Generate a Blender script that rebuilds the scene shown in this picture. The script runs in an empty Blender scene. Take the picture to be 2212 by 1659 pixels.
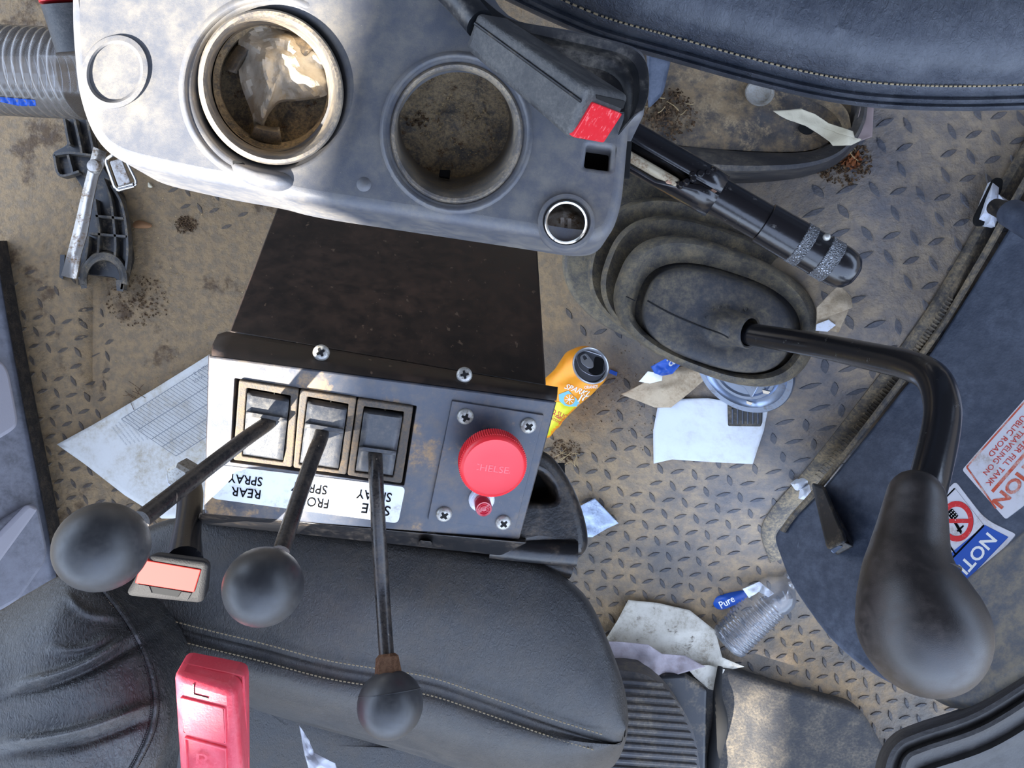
import bpy, bmesh, math, random
from mathutils import Vector, Matrix, noise
from mathutils.geometry import tessellate_polygon
random.seed(7)
scene = bpy.context.scene
COL = scene.collection

# ------------------------------------------------------------------ camera, sky, sun, exposure
F = 1533.0; H = 1.15; CX = 1106.0; CY = 829.5
cam_d = bpy.data.cameras.new('camera'); cam = bpy.data.objects.new('camera', cam_d)
COL.objects.link(cam); cam.location = (0, 0, H)
cam_d.sensor_width = 36; cam_d.lens = F / 2212 * 36; cam_d.clip_start = .01; cam_d.clip_end = 100
scene.camera = cam
scene.view_settings.view_transform = 'Standard'; scene.view_settings.look = 'None'
scene.view_settings.gamma = 1; scene.view_settings.use_curve_mapping = False
scene.view_settings.exposure = -0.35
world = bpy.data.worlds.new('sky'); scene.world = world; world.use_nodes = True
wn = world.node_tree; wn.nodes.clear()
wo = wn.nodes.new('ShaderNodeOutputWorld'); bg = wn.nodes.new('ShaderNodeBackground')
geo = wn.nodes.new('ShaderNodeTexCoord'); sep = wn.nodes.new('ShaderNodeSeparateXYZ'); rp = wn.nodes.new('ShaderNodeValToRGB')
mp = wn.nodes.new('ShaderNodeMapRange'); mp.inputs[1].default_value = -1; mp.inputs[2].default_value = 1
wn.links.new(geo.outputs['Generated'], sep.inputs[0]); wn.links.new(sep.outputs[2], mp.inputs[0])
wn.links.new(mp.outputs[0], rp.inputs[0]); wn.links.new(rp.outputs[0], bg.inputs[0]); wn.links.new(bg.outputs[0], wo.inputs[0])
el = rp.color_ramp.elements
el[0].position = .40; el[0].color = (.16, .14, .11, 1)
el[1].position = 1.0; el[1].color = (.55, .68, 1.0, 1)
e = el.new(.5); e.color = (.40, .42, .46, 1)
e = el.new(.54); e.color = (1.05, 1.27, 1.62, 1)
e = el.new(.75); e.color = (.78, .97, 1.35, 1)
bg.inputs[1].default_value = 4.6
SUN = Vector((-.78, -.99, 1.0))
sd = bpy.data.lights.new('sun', 'SUN'); sd.energy = 42; sd.angle = math.radians(.7); sd.color = (1, .95, .86)
so = bpy.data.objects.new('sun', sd); COL.objects.link(so)
so.rotation_euler = SUN.to_track_quat('Z', 'Y').to_euler(); so.location = (-3, -3, 4)

# ------------------------------------------------------------------ helpers: geometry
def V(*a): return Vector(a)
def P(px, py, z):
    D = H - z
    return Vector(((px - CX) / F * D, (CY - py) / F * D, z))
class Fr:
    def __init__(s, o, e1, e2):
        s.o = Vector(o); s.e1 = Vector(e1).normalized(); s.n = s.e1.cross(Vector(e2)).normalized(); s.e2 = s.n.cross(s.e1)
    def pt(s, u, v, w=0): return s.o + s.e1 * u + s.e2 * v + s.n * w
    def loc(s, p): d = p - s.o; return (d.dot(s.e1), d.dot(s.e2))
    def at(s, px, py, h=0):
        r = Vector(((px - CX) / F, (CY - py) / F, -1)); c = Vector((0, 0, H)); o = s.o + s.n * h
        return c + r * ((o - c).dot(s.n) / r.dot(s.n))
    def up(s, h): f = Fr(s.o + s.n * h, s.e1, s.e2); return f
def plane_z(z): return Fr((0, 0, z), (1, 0, 0), (0, 1, 0))
def plane_n(p, n):
    n = Vector(n).normalized(); e1 = Vector((1, 0, 0)); e1 = (e1 - n * e1.dot(n)).normalized()
    return Fr(p, e1, n.cross(e1))
def plane_3(a, b, c):
    n = (b - a).cross(c - a)
    if n.dot(Vector((0, 0, H)) - a) < 0: n = -n
    return plane_n(a, n)
def merge(*sh):
    vs, fs = [], []
    for v, f in sh:
        k = len(vs); vs += v; fs += [tuple(i + k for i in q) for q in f]
    return vs, fs
def loft(rings, cap0=False, cap1=False, closed=True):
    n = len(rings[0]); vs = [Vector(p) for r in rings for p in r]; fs = []
    for i in range(len(rings) - 1):
        for j in range(n if closed else n - 1):
            a = i * n + j; b = i * n + (j + 1) % n
            fs.append((a, b, b + n, a + n))
    if cap0: fs.append(tuple(reversed(range(n))))
    if cap1: fs.append(tuple(range((len(rings) - 1) * n, len(rings) * n)))
    return vs, fs
def grid(rows): return loft(rows, closed=False)
def cr(pts, k=6, closed=True):
    pts = [tuple(p) for p in pts]; n = len(pts); out = []; dim = len(pts[0])
    rng = range(n) if closed else range(n - 1)
    for i in rng:
        if closed: a, b, c, d = pts[i - 1], pts[i], pts[(i + 1) % n], pts[(i + 2) % n]
        else: a, b, c, d = pts[max(i - 1, 0)], pts[i], pts[i + 1], pts[min(i + 2, n - 1)]
        for t in range(k):
            t = t / k
            out.append(tuple(.5 * ((2 * b[m]) + (-a[m] + c[m]) * t + (2 * a[m] - 5 * b[m] + 4 * c[m] - d[m]) * t * t + (-a[m] + 3 * b[m] - 3 * c[m] + d[m]) * t ** 3) for m in range(dim)))
    if not closed: out.append(pts[-1])
    return out
def rnd(pts, r, k=5):
    """2-D polygon with rounded corners; r a number or one per corner"""
    n = len(pts); out = []
    for i in range(n):
        p = Vector(pts[i][:2]); a = Vector(pts[i - 1][:2]); b = Vector(pts[(i + 1) % n][:2])
        rr = r[i] if isinstance(r, (list, tuple)) else r
        ra = min(rr, (a - p).length * .45); rb = min(rr, (b - p).length * .45)
        if rr <= 0: out.append(tuple(p)); continue
        s = p + (a - p).normalized() * ra; e_ = p + (b - p).normalized() * rb
        for j in range(k + 1):
            t = j / k; out.append(tuple(s * (1 - t) ** 2 + p * 2 * t * (1 - t) + e_ * t * t))
    return out
def circ(cx, cy, rx, ry=None, n=48, ang=0):
    ry = ry or rx; ca, sa = math.cos(ang), math.sin(ang); o = []
    for i in range(n):
        t = 2 * math.pi * i / n; u, v = rx * math.cos(t), ry * math.sin(t); o.append((cx + ca * u - sa * v, cy + sa * u + ca * v))
    return o
def stad(cx, cy, a, b, ang, n=72, p=2.6):
    ca, sa = math.cos(math.radians(ang)), math.sin(math.radians(ang)); o = []
    for i in range(n):
        t = 2 * math.pi * i / n; c, s = math.cos(t), math.sin(t)
        u = a * math.copysign(abs(c) ** (2 / p), c); v = b * math.copysign(abs(s) ** (2 / p), s)
        o.append((cx + ca * u - sa * v, cy + sa * u + ca * v))
    return o
def area2(p): return sum(p[i - 1][0] * p[i][1] - p[i][0] * p[i - 1][1] for i in range(len(p))) / 2
def inset(p, d):
    n = len(p); o = []
    for i in range(n):
        a, b, c = Vector(p[i - 1]), Vector(p[i]), Vector(p[(i + 1) % n])
        t1 = (b - a); t2 = (c - b)
        t1 = t1.normalized() if t1.length > 1e-9 else t2.normalized()
        t2 = t2.normalized() if t2.length > 1e-9 else t1
        n1 = Vector((-t1.y, t1.x)); n2 = Vector((-t2.y, t2.x)); m = n1 + n2
        if m.length < 1e-6: m = n1
        m.normalize(); k = max(.5, m.dot(n1)); o.append(tuple(b + m * (d / k)))
    return o
def slab(fr, out_px, th, r=.001, holes=(), seg=3, bottom=True, px=True, hr=None, hdepth=None):
    """flat piece with rounded top edge lying in frame fr; outline in pixels (projected on the frame) or frame metres"""
    L = lambda q: [fr.loc(fr.at(*c)) for c in q] if px else [tuple(c) for c in q]
    o = L(out_px)
    if area2(o) < 0: o.reverse()
    hs = [L(h) for h in holes]
    hr = r if hr is None else hr; hdepth = hdepth or th
    for h in hs:
        if area2(h) > 0: h.reverse()
    parts = []
    def wall(loop, rad, depth):
        rings = [[fr.pt(*q, -depth) for q in loop]]
        for s in range(seg + 1):
            a = math.pi / 2 * s / seg
            lp = inset(loop, rad * (1 - math.cos(a))); rings.append([fr.pt(*q, -rad * (1 - math.sin(a))) for q in lp])
        parts.append(loft(rings)); return rings[-1]
    top = wall(o, r, th); loops = [top] + [wall(h, hr, hdepth) for h in hs]
    flat = [[Vector((*fr.loc(p), 0)) for p in lp] for lp in loops]
    allp = [p for lp in loops for p in lp]
    tri = tessellate_polygon(flat); fs = []
    n = fr.n
    for t in tri:
        a, b, c = (allp[i] for i in t)
        fs.append(tuple(t) if (b - a).cross(c - a).dot(n) > 0 else tuple(reversed(t)))
    parts.append((allp, fs))
    if bottom:
        b = [fr.pt(*q, -th) for q in o]
        if not hs: parts.append((b, [tuple(reversed(range(len(b))))]))
    return merge(*parts)
def decal(fr, out_px, h=.0003, px=True, holes=()):
    return slab(fr.up(h), out_px, h * .9, r=h * .3, holes=holes, seg=1, px=px)
def perp(d):
    a = Vector((0, 0, 1)) if abs(d.z) < .9 else Vector((1, 0, 0)); x = d.cross(a).normalized(); return x, d.cross(x).normalized()
def tube(pts, rad, n=14, caps=True, round_end=False):
    pts = [Vector(p) for p in pts]; m = len(pts)
    if not isinstance(rad, (list, tuple)): rad = [rad] * m
    rad = list(rad)
    ds = [(pts[min(i + 1, m - 1)] - pts[max(i - 1, 0)]).normalized() for i in range(m)]
    x, y = perp(ds[0]); rings = []
    for i in range(m):
        x = (x - ds[i] * x.dot(ds[i])).normalized(); y = ds[i].cross(x)
        rings.append([pts[i] + (x * math.cos(2 * math.pi * j / n) + y * math.sin(2 * math.pi * j / n)) * rad[i] for j in range(n)])
    if round_end:
        d = ds[-1]; r = rad[-1]
        for k in range(1, 6):
            a = math.pi / 2 * k / 6
            rings.append([pts[-1] + d * r * math.sin(a) + (q - pts[-1]) * math.cos(a) for q in rings[m - 1]])
    return loft(rings, caps, caps)
def tubes(px3, rad, n=14, k=5, **kw):
    """smooth tube through (px, py, z) stations"""
    if isinstance(rad, (list, tuple)):
        q = cr([(*a, r) for a, r in zip(px3, rad)], k, False); return tube([P(a[0], a[1], a[2]) for a in q], [a[3] for a in q], n, **kw)
    return tube([P(*a) for a in cr(px3, k, False)], rad, n, **kw)
def lathe(o, ax, prof, n=40, cap0=True, cap1=True, ref=None):
    ax = Vector(ax).normalized(); x, y = perp(ax); o = Vector(o)
    if y.cross(x).dot(ax) > 0: x, y = y, x
    return loft([[o + ax * h + (x * math.cos(2 * math.pi * j / n) + y * math.sin(2 * math.pi * j / n)) * r for j in range(n)] for r, h in prof], cap0, cap1)
def ball(c, r, n=28, s=(1, 1, 1)):
    c = Vector(c); rings = []
    for i in range(1, n // 2):
        a = math.pi * i / (n // 2); rings.append([c + Vector((r * s[0] * math.sin(a) * math.cos(2 * math.pi * j / n), r * s[1] * math.sin(a) * math.sin(2 * math.pi * j / n), -r * s[2] * math.cos(a))) for j in range(n)])
    return loft(rings, True, True)
def hexa(a, b):
    """solid from two quads (lists of 4 points): top a, bottom b"""
    v = [Vector(p) for p in a + b]; c = sum(v, Vector()) / 8
    fs = [(0, 1, 2, 3), (7, 6, 5, 4), (0, 4, 5, 1), (1, 5, 6, 2), (2, 6, 7, 3), (3, 7, 4, 0)]; out = []
    for f in fs:
        q = [v[i] for i in f]; nn = (q[1] - q[0]).cross(q[2] - q[0]); m = sum(q, Vector()) / 4
        out.append(f if nn.dot(m - c) > 0 else tuple(reversed(f)))
    return v, out
def obox(fr, u0, u1, v0, v1, w0, w1):
    return hexa([fr.pt(u0, v0, w1), fr.pt(u1, v0, w1), fr.pt(u1, v1, w1), fr.pt(u0, v1, w1)], [fr.pt(u0, v0, w0), fr.pt(u1, v0, w0), fr.pt(u1, v1, w0), fr.pt(u0, v1, w0)])
def pillow(out, zf, h=.02, p=2.5, rings=14, centre=None, skirt=.03, nz=0, ns=20, k=5, smooth=True, bottom=True, rnd_edge=.0, extra=None):
    o = cr(out, k) if smooth else []
    if not smooth:
        for i in range(len(out)):
            a, b = out[i], out[(i + 1) % len(out)]
            for j in range(k): o.append((a[0] + (b[0] - a[0]) * j / k, a[1] + (b[1] - a[1]) * j / k))
    if callable(zf): Z = zf
    else: Z = lambda x, y: zf
    cx = centre[0] if centre else sum(a[0] for a in o) / len(o); cy = centre[1] if centre else sum(a[1] for a in o) / len(o)
    rr = []
    e = [P(x, y, Z(x, y)) for x, y in o]
    if skirt:
        c3 = sum(e, Vector()) / len(e)
        rr.append([q + (c3 - q) * .02 + Vector((0, 0, -skirt)) for q in e]); 
    for i in range(rings + 1):
        s = 1 - i / (rings + .35); s2 = s if i else 1
        s2 = 1 - (1 - s) ** 1.5 if rnd_edge else s2
        ring = []
        for x, y in o:
            X = cx + (x - cx) * s2; Y = cy + (y - cy) * s2
            z = Z(X, Y) + h * (1 - s2 ** p)
            if nz: q = P(X, Y, z); z += nz * noise.noise(Vector((q.x * ns, q.y * ns, 3.3))) + .4 * nz * noise.noise(Vector((q.x * ns * 2.7, q.y * ns * 2.7, 7.3)))
            if extra: z += extra(X, Y)
            ring.append(P(X, Y, z))
        rr.append(ring)
    if area2([(q.x, q.y) for q in e]) < 0: rr = [list(reversed(r)) for r in rr]
    return loft(rr, bool(skirt) and bottom, True)
def sheet(out, zf, nz=.004, ns=25, k=6, rings=14, h=0.0, centre=None, extra=None): return pillow(out, zf, h, 2, rings, centre, 0, nz, ns, k, False, False, extra=extra)

# ------------------------------------------------------------------ helpers: objects
def raw(name, sh, m, parent=None, off=None, ang=35, bev=0, solid=0, sub=0):
    vs, fs = sh; off = off or Vector((0, 0, 0))
    me = bpy.data.meshes.new(name); me.from_pydata([tuple(v - off) for v in vs], [], fs); me.validate(); me.update()
    me.materials.append(m)
    me.polygons.foreach_set('use_smooth', [True] * len(me.polygons)); me.set_sharp_from_angle(angle=math.radians(ang))
    o = bpy.data.objects.new(name, me); COL.objects.link(o)
    if parent: o.parent = parent
    else: o.location = off
    if bev:
        b = o.modifiers.new('bevel', 'BEVEL'); b.width = bev; b.segments = 3; b.limit_method = 'ANGLE'; b.angle_limit = .5
    if solid:
        s = o.modifiers.new('solid', 'SOLIDIFY'); s.thickness = solid; s.offset = 1
    if sub:
        s = o.modifiers.new('sub', 'SUBSURF'); s.levels = sub; s.render_levels = sub
    return o
def tag(o, label, cat=None, group=None, kind=None):
    if label: o['label'] = label
    if cat: o['category'] = cat
    if group: o['group'] = group
    if kind: o['kind'] = kind
    return o
class Thing:
    def __init__(s, name, label, cat, loc, group=None):
        s.e = bpy.data.objects.new(name, None); COL.objects.link(s.e); s.loc = Vector(loc); s.e.location = s.loc
        s.e.empty_display_size = .02; tag(s.e, label, cat, group)
    def add(s, name, sh, m, parent=None, label=None, kind=None, **kw):
        o = raw(name, sh, m, parent or s.e, s.loc, **kw)
        if label: o['label'] = label
        if kind: o['kind'] = kind
        return o
def solo(name, sh, m, label, cat, group=None, kind=None, **kw):
    c = sum((Vector(v) for v in sh[0]), Vector()) / len(sh[0]); c.z = min(v.z for v in sh[0])
    return tag(raw(name, sh, m, None, c, **kw), label, cat, group, kind)
def struct(name, sh, m, **kw):
    o = raw(name, sh, m, None, Vector((0, 0, 0)), **kw); o['kind'] = 'structure'; return o
def text(fr, s, c, d, hpx, h=.0005, wpx=None, align='CENTER', bold=0, flip=False):
    """flat lettering: centre pixel c, reading direction d (pixels), cap height hpx, optional width"""
    cu = bpy.data.curves.new('t', 'FONT'); cu.body = s; cu.size = 1; cu.align_x = align; cu.align_y = 'CENTER'; cu.resolution_u = 3; cu.offset = bold
    ob = bpy.data.objects.new('t', cu); COL.objects.link(ob); dg = bpy.context.evaluated_depsgraph_get()
    me = bpy.data.meshes.new_from_object(ob.evaluated_get(dg)); bpy.data.objects.remove(ob)
    vs = [v.co.copy() for v in me.vertices]; fs = [tuple(p.vertices) for p in me.polygons]; bpy.data.meshes.remove(me)
    f = fr.up(h); o = f.at(*c); L = math.hypot(*d); ex = (f.at(c[0] + d[0] / L * 20, c[1] + d[1] / L * 20) - o); k = ex.length / 20; ex.normalize()
    ey = f.n.cross(ex)
    x0 = min(v.x for v in vs); x1 = max(v.x for v in vs); y0 = min(v.y for v in vs); y1 = max(v.y for v in vs)
    sy = hpx * k / (y1 - y0); sx = (wpx * k / (x1 - x0)) if wpx else sy
    xm = (x0 + x1) / 2 if align == 'CENTER' else 0
    return [o + ex * ((v.x - xm) * sx) + ey * ((v.y - (y0 + y1) / 2) * sy) for v in vs], fs

# ------------------------------------------------------------------ helpers: materials
def lin(c):
    f = lambda x: (x / 255 / 12.92) if x / 255 <= .04045 else ((x / 255 + .055) / 1.055) ** 2.4
    return (f(c[0]), f(c[1]), f(c[2]), 1)
MATS = {}
def mat(name, col, rough=.5, metal=0, dust=None, dust2=None, bump=None, bump2=None, speck=None, spec=.5, trans=0, coat=0, scratch=None, emis=None, alpha=1):
    """dust=(colour, amount 0..1, scale, softness); bump=(scale, distance, kind); speck=(colour, scale, density)"""
    m = bpy.data.materials.new(name); m.use_nodes = True; nt = m.node_tree; N = nt.nodes; Lk = nt.links
    b = N['Principled BSDF']; tc = N.new('ShaderNodeTexCoord'); ob = tc.outputs['Object']
    b.inputs['Metallic'].default_value = metal; b.inputs['Specular IOR Level'].default_value = spec
    b.inputs['Transmission Weight'].default_value = trans; b.inputs['Coat Weight'].default_value = coat; b.inputs['Coat Roughness'].default_value = .38 if coat < .3 or 'leather' in name else .12; b.inputs['Alpha'].default_value = alpha
    c = N.new('ShaderNodeRGB'); c.outputs[0].default_value = lin(col); cur = c.outputs[0]
    r = N.new('ShaderNodeValue'); r.outputs[0].default_value = rough; cr_ = r.outputs[0]
    def nz(scale, detail=5, rg=.6):
        t = N.new('ShaderNodeTexNoise'); t.inputs['Scale'].default_value = scale; t.inputs['Detail'].default_value = detail; t.inputs['Roughness'].default_value = rg
        Lk.new(ob, t.inputs['Vector']); return t.outputs[0]
    def rampf(src, a, bb):
        t = N.new('ShaderNodeMapRange'); t.interpolation_type = 'SMOOTHSTEP'; t.inputs[1].default_value = a; t.inputs[2].default_value = bb; Lk.new(src, t.inputs[0]); return t.outputs[0]
    def mix(f, a, bcol):
        t = N.new('ShaderNodeMix'); t.data_type = 'RGBA'; Lk.new(f, t.inputs[0]); Lk.new(a, t.inputs[6]); t.inputs[7].default_value = lin(bcol); return t.outputs[2]
    def mixr(f, a, v):
        t = N.new('ShaderNodeMix'); t.data_type = 'FLOAT'; Lk.new(f, t.inputs[0]); Lk.new(a, t.inputs[2]); t.inputs[3].default_value = v; return t.outputs[0]
    for i, dd in enumerate((dust, dust2)):
        if not dd: continue
        dc, am, sc, sf = dd; am = 1 - am
        f = rampf(nz(sc, 8, .68), .32 + am * .36 - sf, .32 + am * .36 + sf)
        g = N.new('ShaderNodeMath'); g.operation = 'MULTIPLY'; Lk.new(f, g.inputs[0])
        g2 = N.new('ShaderNodeMapRange'); g2.inputs[1].default_value = .38; g2.inputs[2].default_value = .62; g2.inputs[3].default_value = .35; g2.inputs[4].default_value = 1.15; Lk.new(nz(sc * 8, 6, .75), g2.inputs[0])
        Lk.new(g2.outputs[0], g.inputs[1]); g.use_clamp = True; f = g.outputs[0]
        cur = mix(f, cur, dc); cr_ = mixr(f, cr_, min(1, rough + .35))
    if speck:
        dc, sc, den = speck; f = rampf(nz(sc, 3, .8), .72 - den, .76 - den); cur = mix(f, cur, dc)
    if scratch:
        dc, sc, am = scratch
        mpn = N.new('ShaderNodeMapping'); mpn.inputs['Scale'].default_value = (sc, sc * .04, sc); mpn.inputs['Rotation'].default_value = (0, 0, .7); Lk.new(ob, mpn.inputs[0])
        t = N.new('ShaderNodeTexNoise'); t.inputs['Scale'].default_value = 1; t.inputs['Detail'].default_value = 6; Lk.new(mpn.outputs[0], t.inputs['Vector'])
        f = rampf(t.outputs[0], .66 - am, .72 - am); cur = mix(f, cur, dc)
    Lk.new(cur, b.inputs['Base Color']); Lk.new(cr_, b.inputs['Roughness'])
    last = None
    for bb in (bump, bump2):
        if not bb: continue
        sc, di = bb[0], bb[1]; kd = bb[2] if len(bb) > 2 else 'noise'
        if kd == 'cell':
            t = N.new('ShaderNodeTexVoronoi'); t.feature = 'DISTANCE_TO_EDGE'; t.inputs['Scale'].default_value = sc; Lk.new(ob, t.inputs['Vector'])
            src = rampf(t.outputs['Distance'], 0, .25)
        elif kd == 'grain':   # leather wrinkles: noise-warped stretched noise
            mpn = N.new('ShaderNodeMapping'); mpn.inputs['Scale'].default_value = (sc, sc * .45, sc); Lk.new(ob, mpn.inputs[0])
            t = N.new('ShaderNodeTexNoise'); t.inputs['Scale'].default_value = 1; t.inputs['Detail'].default_value = 4; t.inputs['Distortion'].default_value = 1.6; Lk.new(mpn.outputs[0], t.inputs['Vector']); src = t.outputs[0]
        else: src = nz(sc, 4, .6)
        bn = N.new('ShaderNodeBump'); bn.inputs['Distance'].default_value = di; bn.inputs['Strength'].default_value = 1; Lk.new(src, bn.inputs['Height'])
        if last: Lk.new(last, bn.inputs['Normal'])
        last = bn.outputs[0]
    if last: Lk.new(last, b.inputs['Normal'])
    if emis: b.inputs['Emission Color'].default_value = lin(emis[0]); b.inputs['Emission Strength'].default_value = emis[1]
    MATS[name] = m; return m
def film(name, col, gloss=.12, haze=.12, tint=(1, 1, 1)):
    """thin clear plastic: mostly see-through with sheen"""
    m = bpy.data.materials.new(name); m.use_nodes = True; nt = m.node_tree; N = nt.nodes; Lk = nt.links; N.clear()
    o = N.new('ShaderNodeOutputMaterial'); t = N.new('ShaderNodeBsdfTransparent'); t.inputs[0].default_value = (*tint, 1)
    g = N.new('ShaderNodeBsdfGlossy'); g.inputs['Roughness'].default_value = gloss; d = N.new('ShaderNodeBsdfDiffuse'); d.inputs[0].default_value = lin(col)
    lw = N.new('ShaderNodeLayerWeight'); lw.inputs[0].default_value = .35
    m1 = N.new('ShaderNodeMixShader'); m1.inputs[0].default_value = haze; Lk.new(t.outputs[0], m1.inputs[1]); Lk.new(d.outputs[0], m1.inputs[2])
    m2 = N.new('ShaderNodeMixShader'); Lk.new(lw.outputs['Fresnel'], m2.inputs[0]); Lk.new(m1.outputs[0], m2.inputs[1]); Lk.new(g.outputs[0], m2.inputs[2]); Lk.new(m2.outputs[0], o.inputs[0]); return m

TAN = (176, 154, 122); MUD = (120, 96, 66)
m_face = mat('painted_panel', (50, 58, 72), .36, dust=((120, 106, 88), .28, 12, .3), dust2=((150, 122, 88), .16, 22, .06), speck=((190, 170, 140), 900, .02), bump=(1400, .00004))
m_boxtop = mat('box_sheet_metal', (20, 16, 14), .42, dust=((70, 50, 36), .45, 9, .3), speck=((190, 178, 160), 700, .0), scratch=((96, 78, 62), 160, .0), bump=(900, .00004))  # brown dust tone imitates a fuzzy warm reflection, painted into the lid colour
m_cons = mat('console_plastic', (74, 78, 88), .42, dust=((120, 114, 104), .35, 9, .4), speck=((170, 160, 145), 800, .02), bump=(1500, .0001))
m_consdark = mat('tray_plastic', (26, 28, 32), .35, dust=((110, 104, 96), .25, 30, .15), bump=(1500, .00008))
m_well = mat('dusty_well', (84, 80, 76), .75, dust=((168, 146, 112), .62, 60, .12), dust2=((90, 66, 44), .2, 140, .06), speck=((200, 180, 140), 500, .06), bump=(300, .0012))
m_rim = mat('cup_rim_plastic', (88, 86, 86), .42, dust=((160, 144, 120), .5, 60, .2), bump=(900, .0002))
m_black = mat('black_plastic', (24, 25, 28), .4, dust=((120, 108, 90), .18, 40, .12), bump=(1200, .0001))
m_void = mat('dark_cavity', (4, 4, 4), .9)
m_rocker = mat('rocker_plastic', (48, 52, 60), .36, dust=((100, 96, 90), .38, 40, .3), bump=(1100, .0001))
m_frame = mat('rocker_frame_plastic', (46, 45, 45), .55, dust=((112, 94, 72), .5, 60, .35), bump=(900, .0002))
m_rod = mat('worn_black_rod', (38, 37, 38), .24, metal=.3, dust=((84, 74, 64), .32, 70, .25), scratch=((130, 118, 104), 400, -.02), bump=(500, .00015))
m_knob = mat('matte_black_knob', (40, 41, 44), .38, coat=.2, dust=((60, 59, 58), .4, 40, .3), bump=(2500, .00003))
m_bronze = mat('rusty_collar', (110, 80, 58), .5, metal=.5, dust=((84, 56, 36), .5, 300, .1))
m_screw = mat('zinc_screw', (176, 174, 168), .38, metal=.5, dust=((120, 110, 90), .3, 500, .1), bump=(900, .0001))
m_red = mat('red_cap_plastic', (232, 44, 52), .38, speck=((250, 150, 140), 260, -.02), bump=(700, .00005))
m_redcase = mat('red_case_plastic', (214, 62, 78), .42, bump=(700, .0002), bump2=(60, .0006), dust=((225, 105, 115), .3, 15, .2))
m_redlens = mat('red_lens', (200, 20, 50), .15, trans=.35, coat=.5)
m_redbtn = mat('red_button', (214, 34, 44), .35, dust=((235, 120, 120), .2, 300, .08))
m_orgbtn = mat('buckle_button', (150, 26, 18), .6, spec=.2)
m_grey2 = mat('worn_buckle_plastic', (34, 33, 33), .7, spec=.25, bump=(900, .0004))
m_label = mat('white_label', (224, 226, 230), .4, dust=((190, 186, 176), .22, 60, .12))
m_ink = mat('black_ink', (8, 8, 10), .9, spec=.1)
m_leather = mat('black_leather', (27, 28, 31), .46, coat=.3, dust=((72, 66, 58), .45, 7, .3), speck=((170, 160, 140), 260, -.05), bump=(420, .0016, 'grain'), bump2=(1600, .0004))
m_leather2 = mat('driver_seat_leather', (36, 44, 58), .44, coat=.4, dust=((84, 88, 96), .5, 6, .3), bump=(300, .0018, 'grain'), bump2=(1500, .0004))
m_leather3 = mat('creased_leather', (30, 31, 33), .42, coat=.3, dust=((78, 74, 68), .4, 16, .25), bump=(380, .0015, 'grain'), bump2=(40, .002))
m_thread = mat('seam_thread', (140, 126, 100), .8)
m_rubber = mat('rubber_boot', (58, 59, 62), .5, dust=((124, 114, 94), .5, 16, .25), dust2=((150, 134, 104), .25, 70, .2), bump=(400, .0006))
m_rubbert = mat('rubber_boot_top', (58, 60, 66), .55, dust=((124, 114, 96), .42, 20, .2), bump=(500, .0004))
m_paintrod = mat('gloss_black_pipe', (20, 20, 24), .25, dust=((90, 88, 84), .02, 90, .05), coat=.3, bump=(300, .00012))
m_chip = mat('chipped_paint_primer', (176, 140, 116), .6, dust=((120, 84, 60), .4, 200, .1))
m_knurl = mat('knurled_metal', (128, 130, 134), .35, metal=.7, bump=(620, .0012, 'cell'))
m_grey = mat('buckle_plastic', (46, 48, 51), .45, dust=((100, 98, 94), .3, 60, .3), bump=(900, .0004))
m_engine = mat('engine_cover_plastic', (50, 60, 78), .4, dust=((96, 104, 120), .42, 10, .3), scratch=((110, 120, 136), 160, -.06), bump=(300, .0004), bump2=(40, .001))
m_engine2 = mat('lower_cover_plastic', (86, 96, 112), .5, dust=((150, 142, 128), .45, 10, .2), bump=(300, .0005))
m_seam = mat('dusty_bead_rubber', (66, 66, 68), .7, dust=((150, 134, 108), .55, 30, .15), bump=(300, .0006))
m_wall = mat('grey_door_panel', (146, 148, 160), .45, dust=((100, 100, 106), .4, 8, .3), speck=((60, 60, 70), 200, -.06), bump=(900, .0002))
m_wallraised = mat('pale_door_panel', (176, 174, 184), .45, bump=(900, .0002))
m_gap = mat('dirty_gap', (30, 26, 24), .9, dust=((70, 60, 50), .4, 60, .1), bump=(200, .002))
m_paper = mat('white_paper', (214, 212, 206), .85, dust=((176, 164, 142), .3, 14, .2), speck=((90, 80, 70), 160, -.09), bump=(120, .0006))
m_paper2 = mat('clean_paper', (208, 214, 224), .8, dust=((180, 176, 166), .25, 10, .2), bump=(150, .0005))
m_napkin = mat('tan_napkin', (190, 172, 146), .9, dust=((150, 130, 104), .4, 30, .2), bump=(500, .0006))
m_torn = mat('torn_cream_paper', (206, 196, 170), .9, bump=(300, .0005))
m_dirtypaper = mat('stained_paper', (196, 190, 176), .85, dust=((150, 140, 122), .3, 26, .2), dust2=((100, 92, 82), .1, 50, .05), bump=(120, .001))
m_lilac = mat('lilac_tissue', (166, 158, 162), .85, dust=((140, 126, 126), .3, 14, .3), bump=(150, .001))
m_inkgrey = mat('grey_ink', (120, 122, 126), .8)
m_tin = mat('shiny_tin_lid', (150, 164, 188), .32, metal=.85, bump=(60, .0001), dust=((140, 140, 140), .2, 50, .1))
m_steel = mat('bare_steel', (176, 170, 162), .3, metal=.75, dust=((116, 90, 62), .35, 36, .08), bump=(200, .0003))
m_chrome = mat('bright_wire', (210, 208, 204), .15, metal=1)
m_alu = mat('can_end_metal', (120, 122, 128), .42, metal=.5, bump=(400, .0001))
m_alurim = mat('can_rim_metal', (190, 191, 194), .3, metal=.6)
m_orange = mat('orange_can_paint', (244, 148, 24), .3, metal=.25, dust=((250, 178, 40), .4, 14, .3))
m_yellow = mat('yellow_can_paint', (224, 216, 40), .3, metal=.2)
m_white = mat('white_print', (240, 240, 236), .5)
m_redink = mat('red_print', (206, 52, 34), .5)
m_rust = mat('faded_red_print', (204, 84, 56), .55, dust=((220, 200, 190), .42, 40, .1))
m_blueink = mat('blue_print', (30, 84, 178), .4)
m_ltblue = mat('ice_blue_print', (120, 190, 230), .4)
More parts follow.
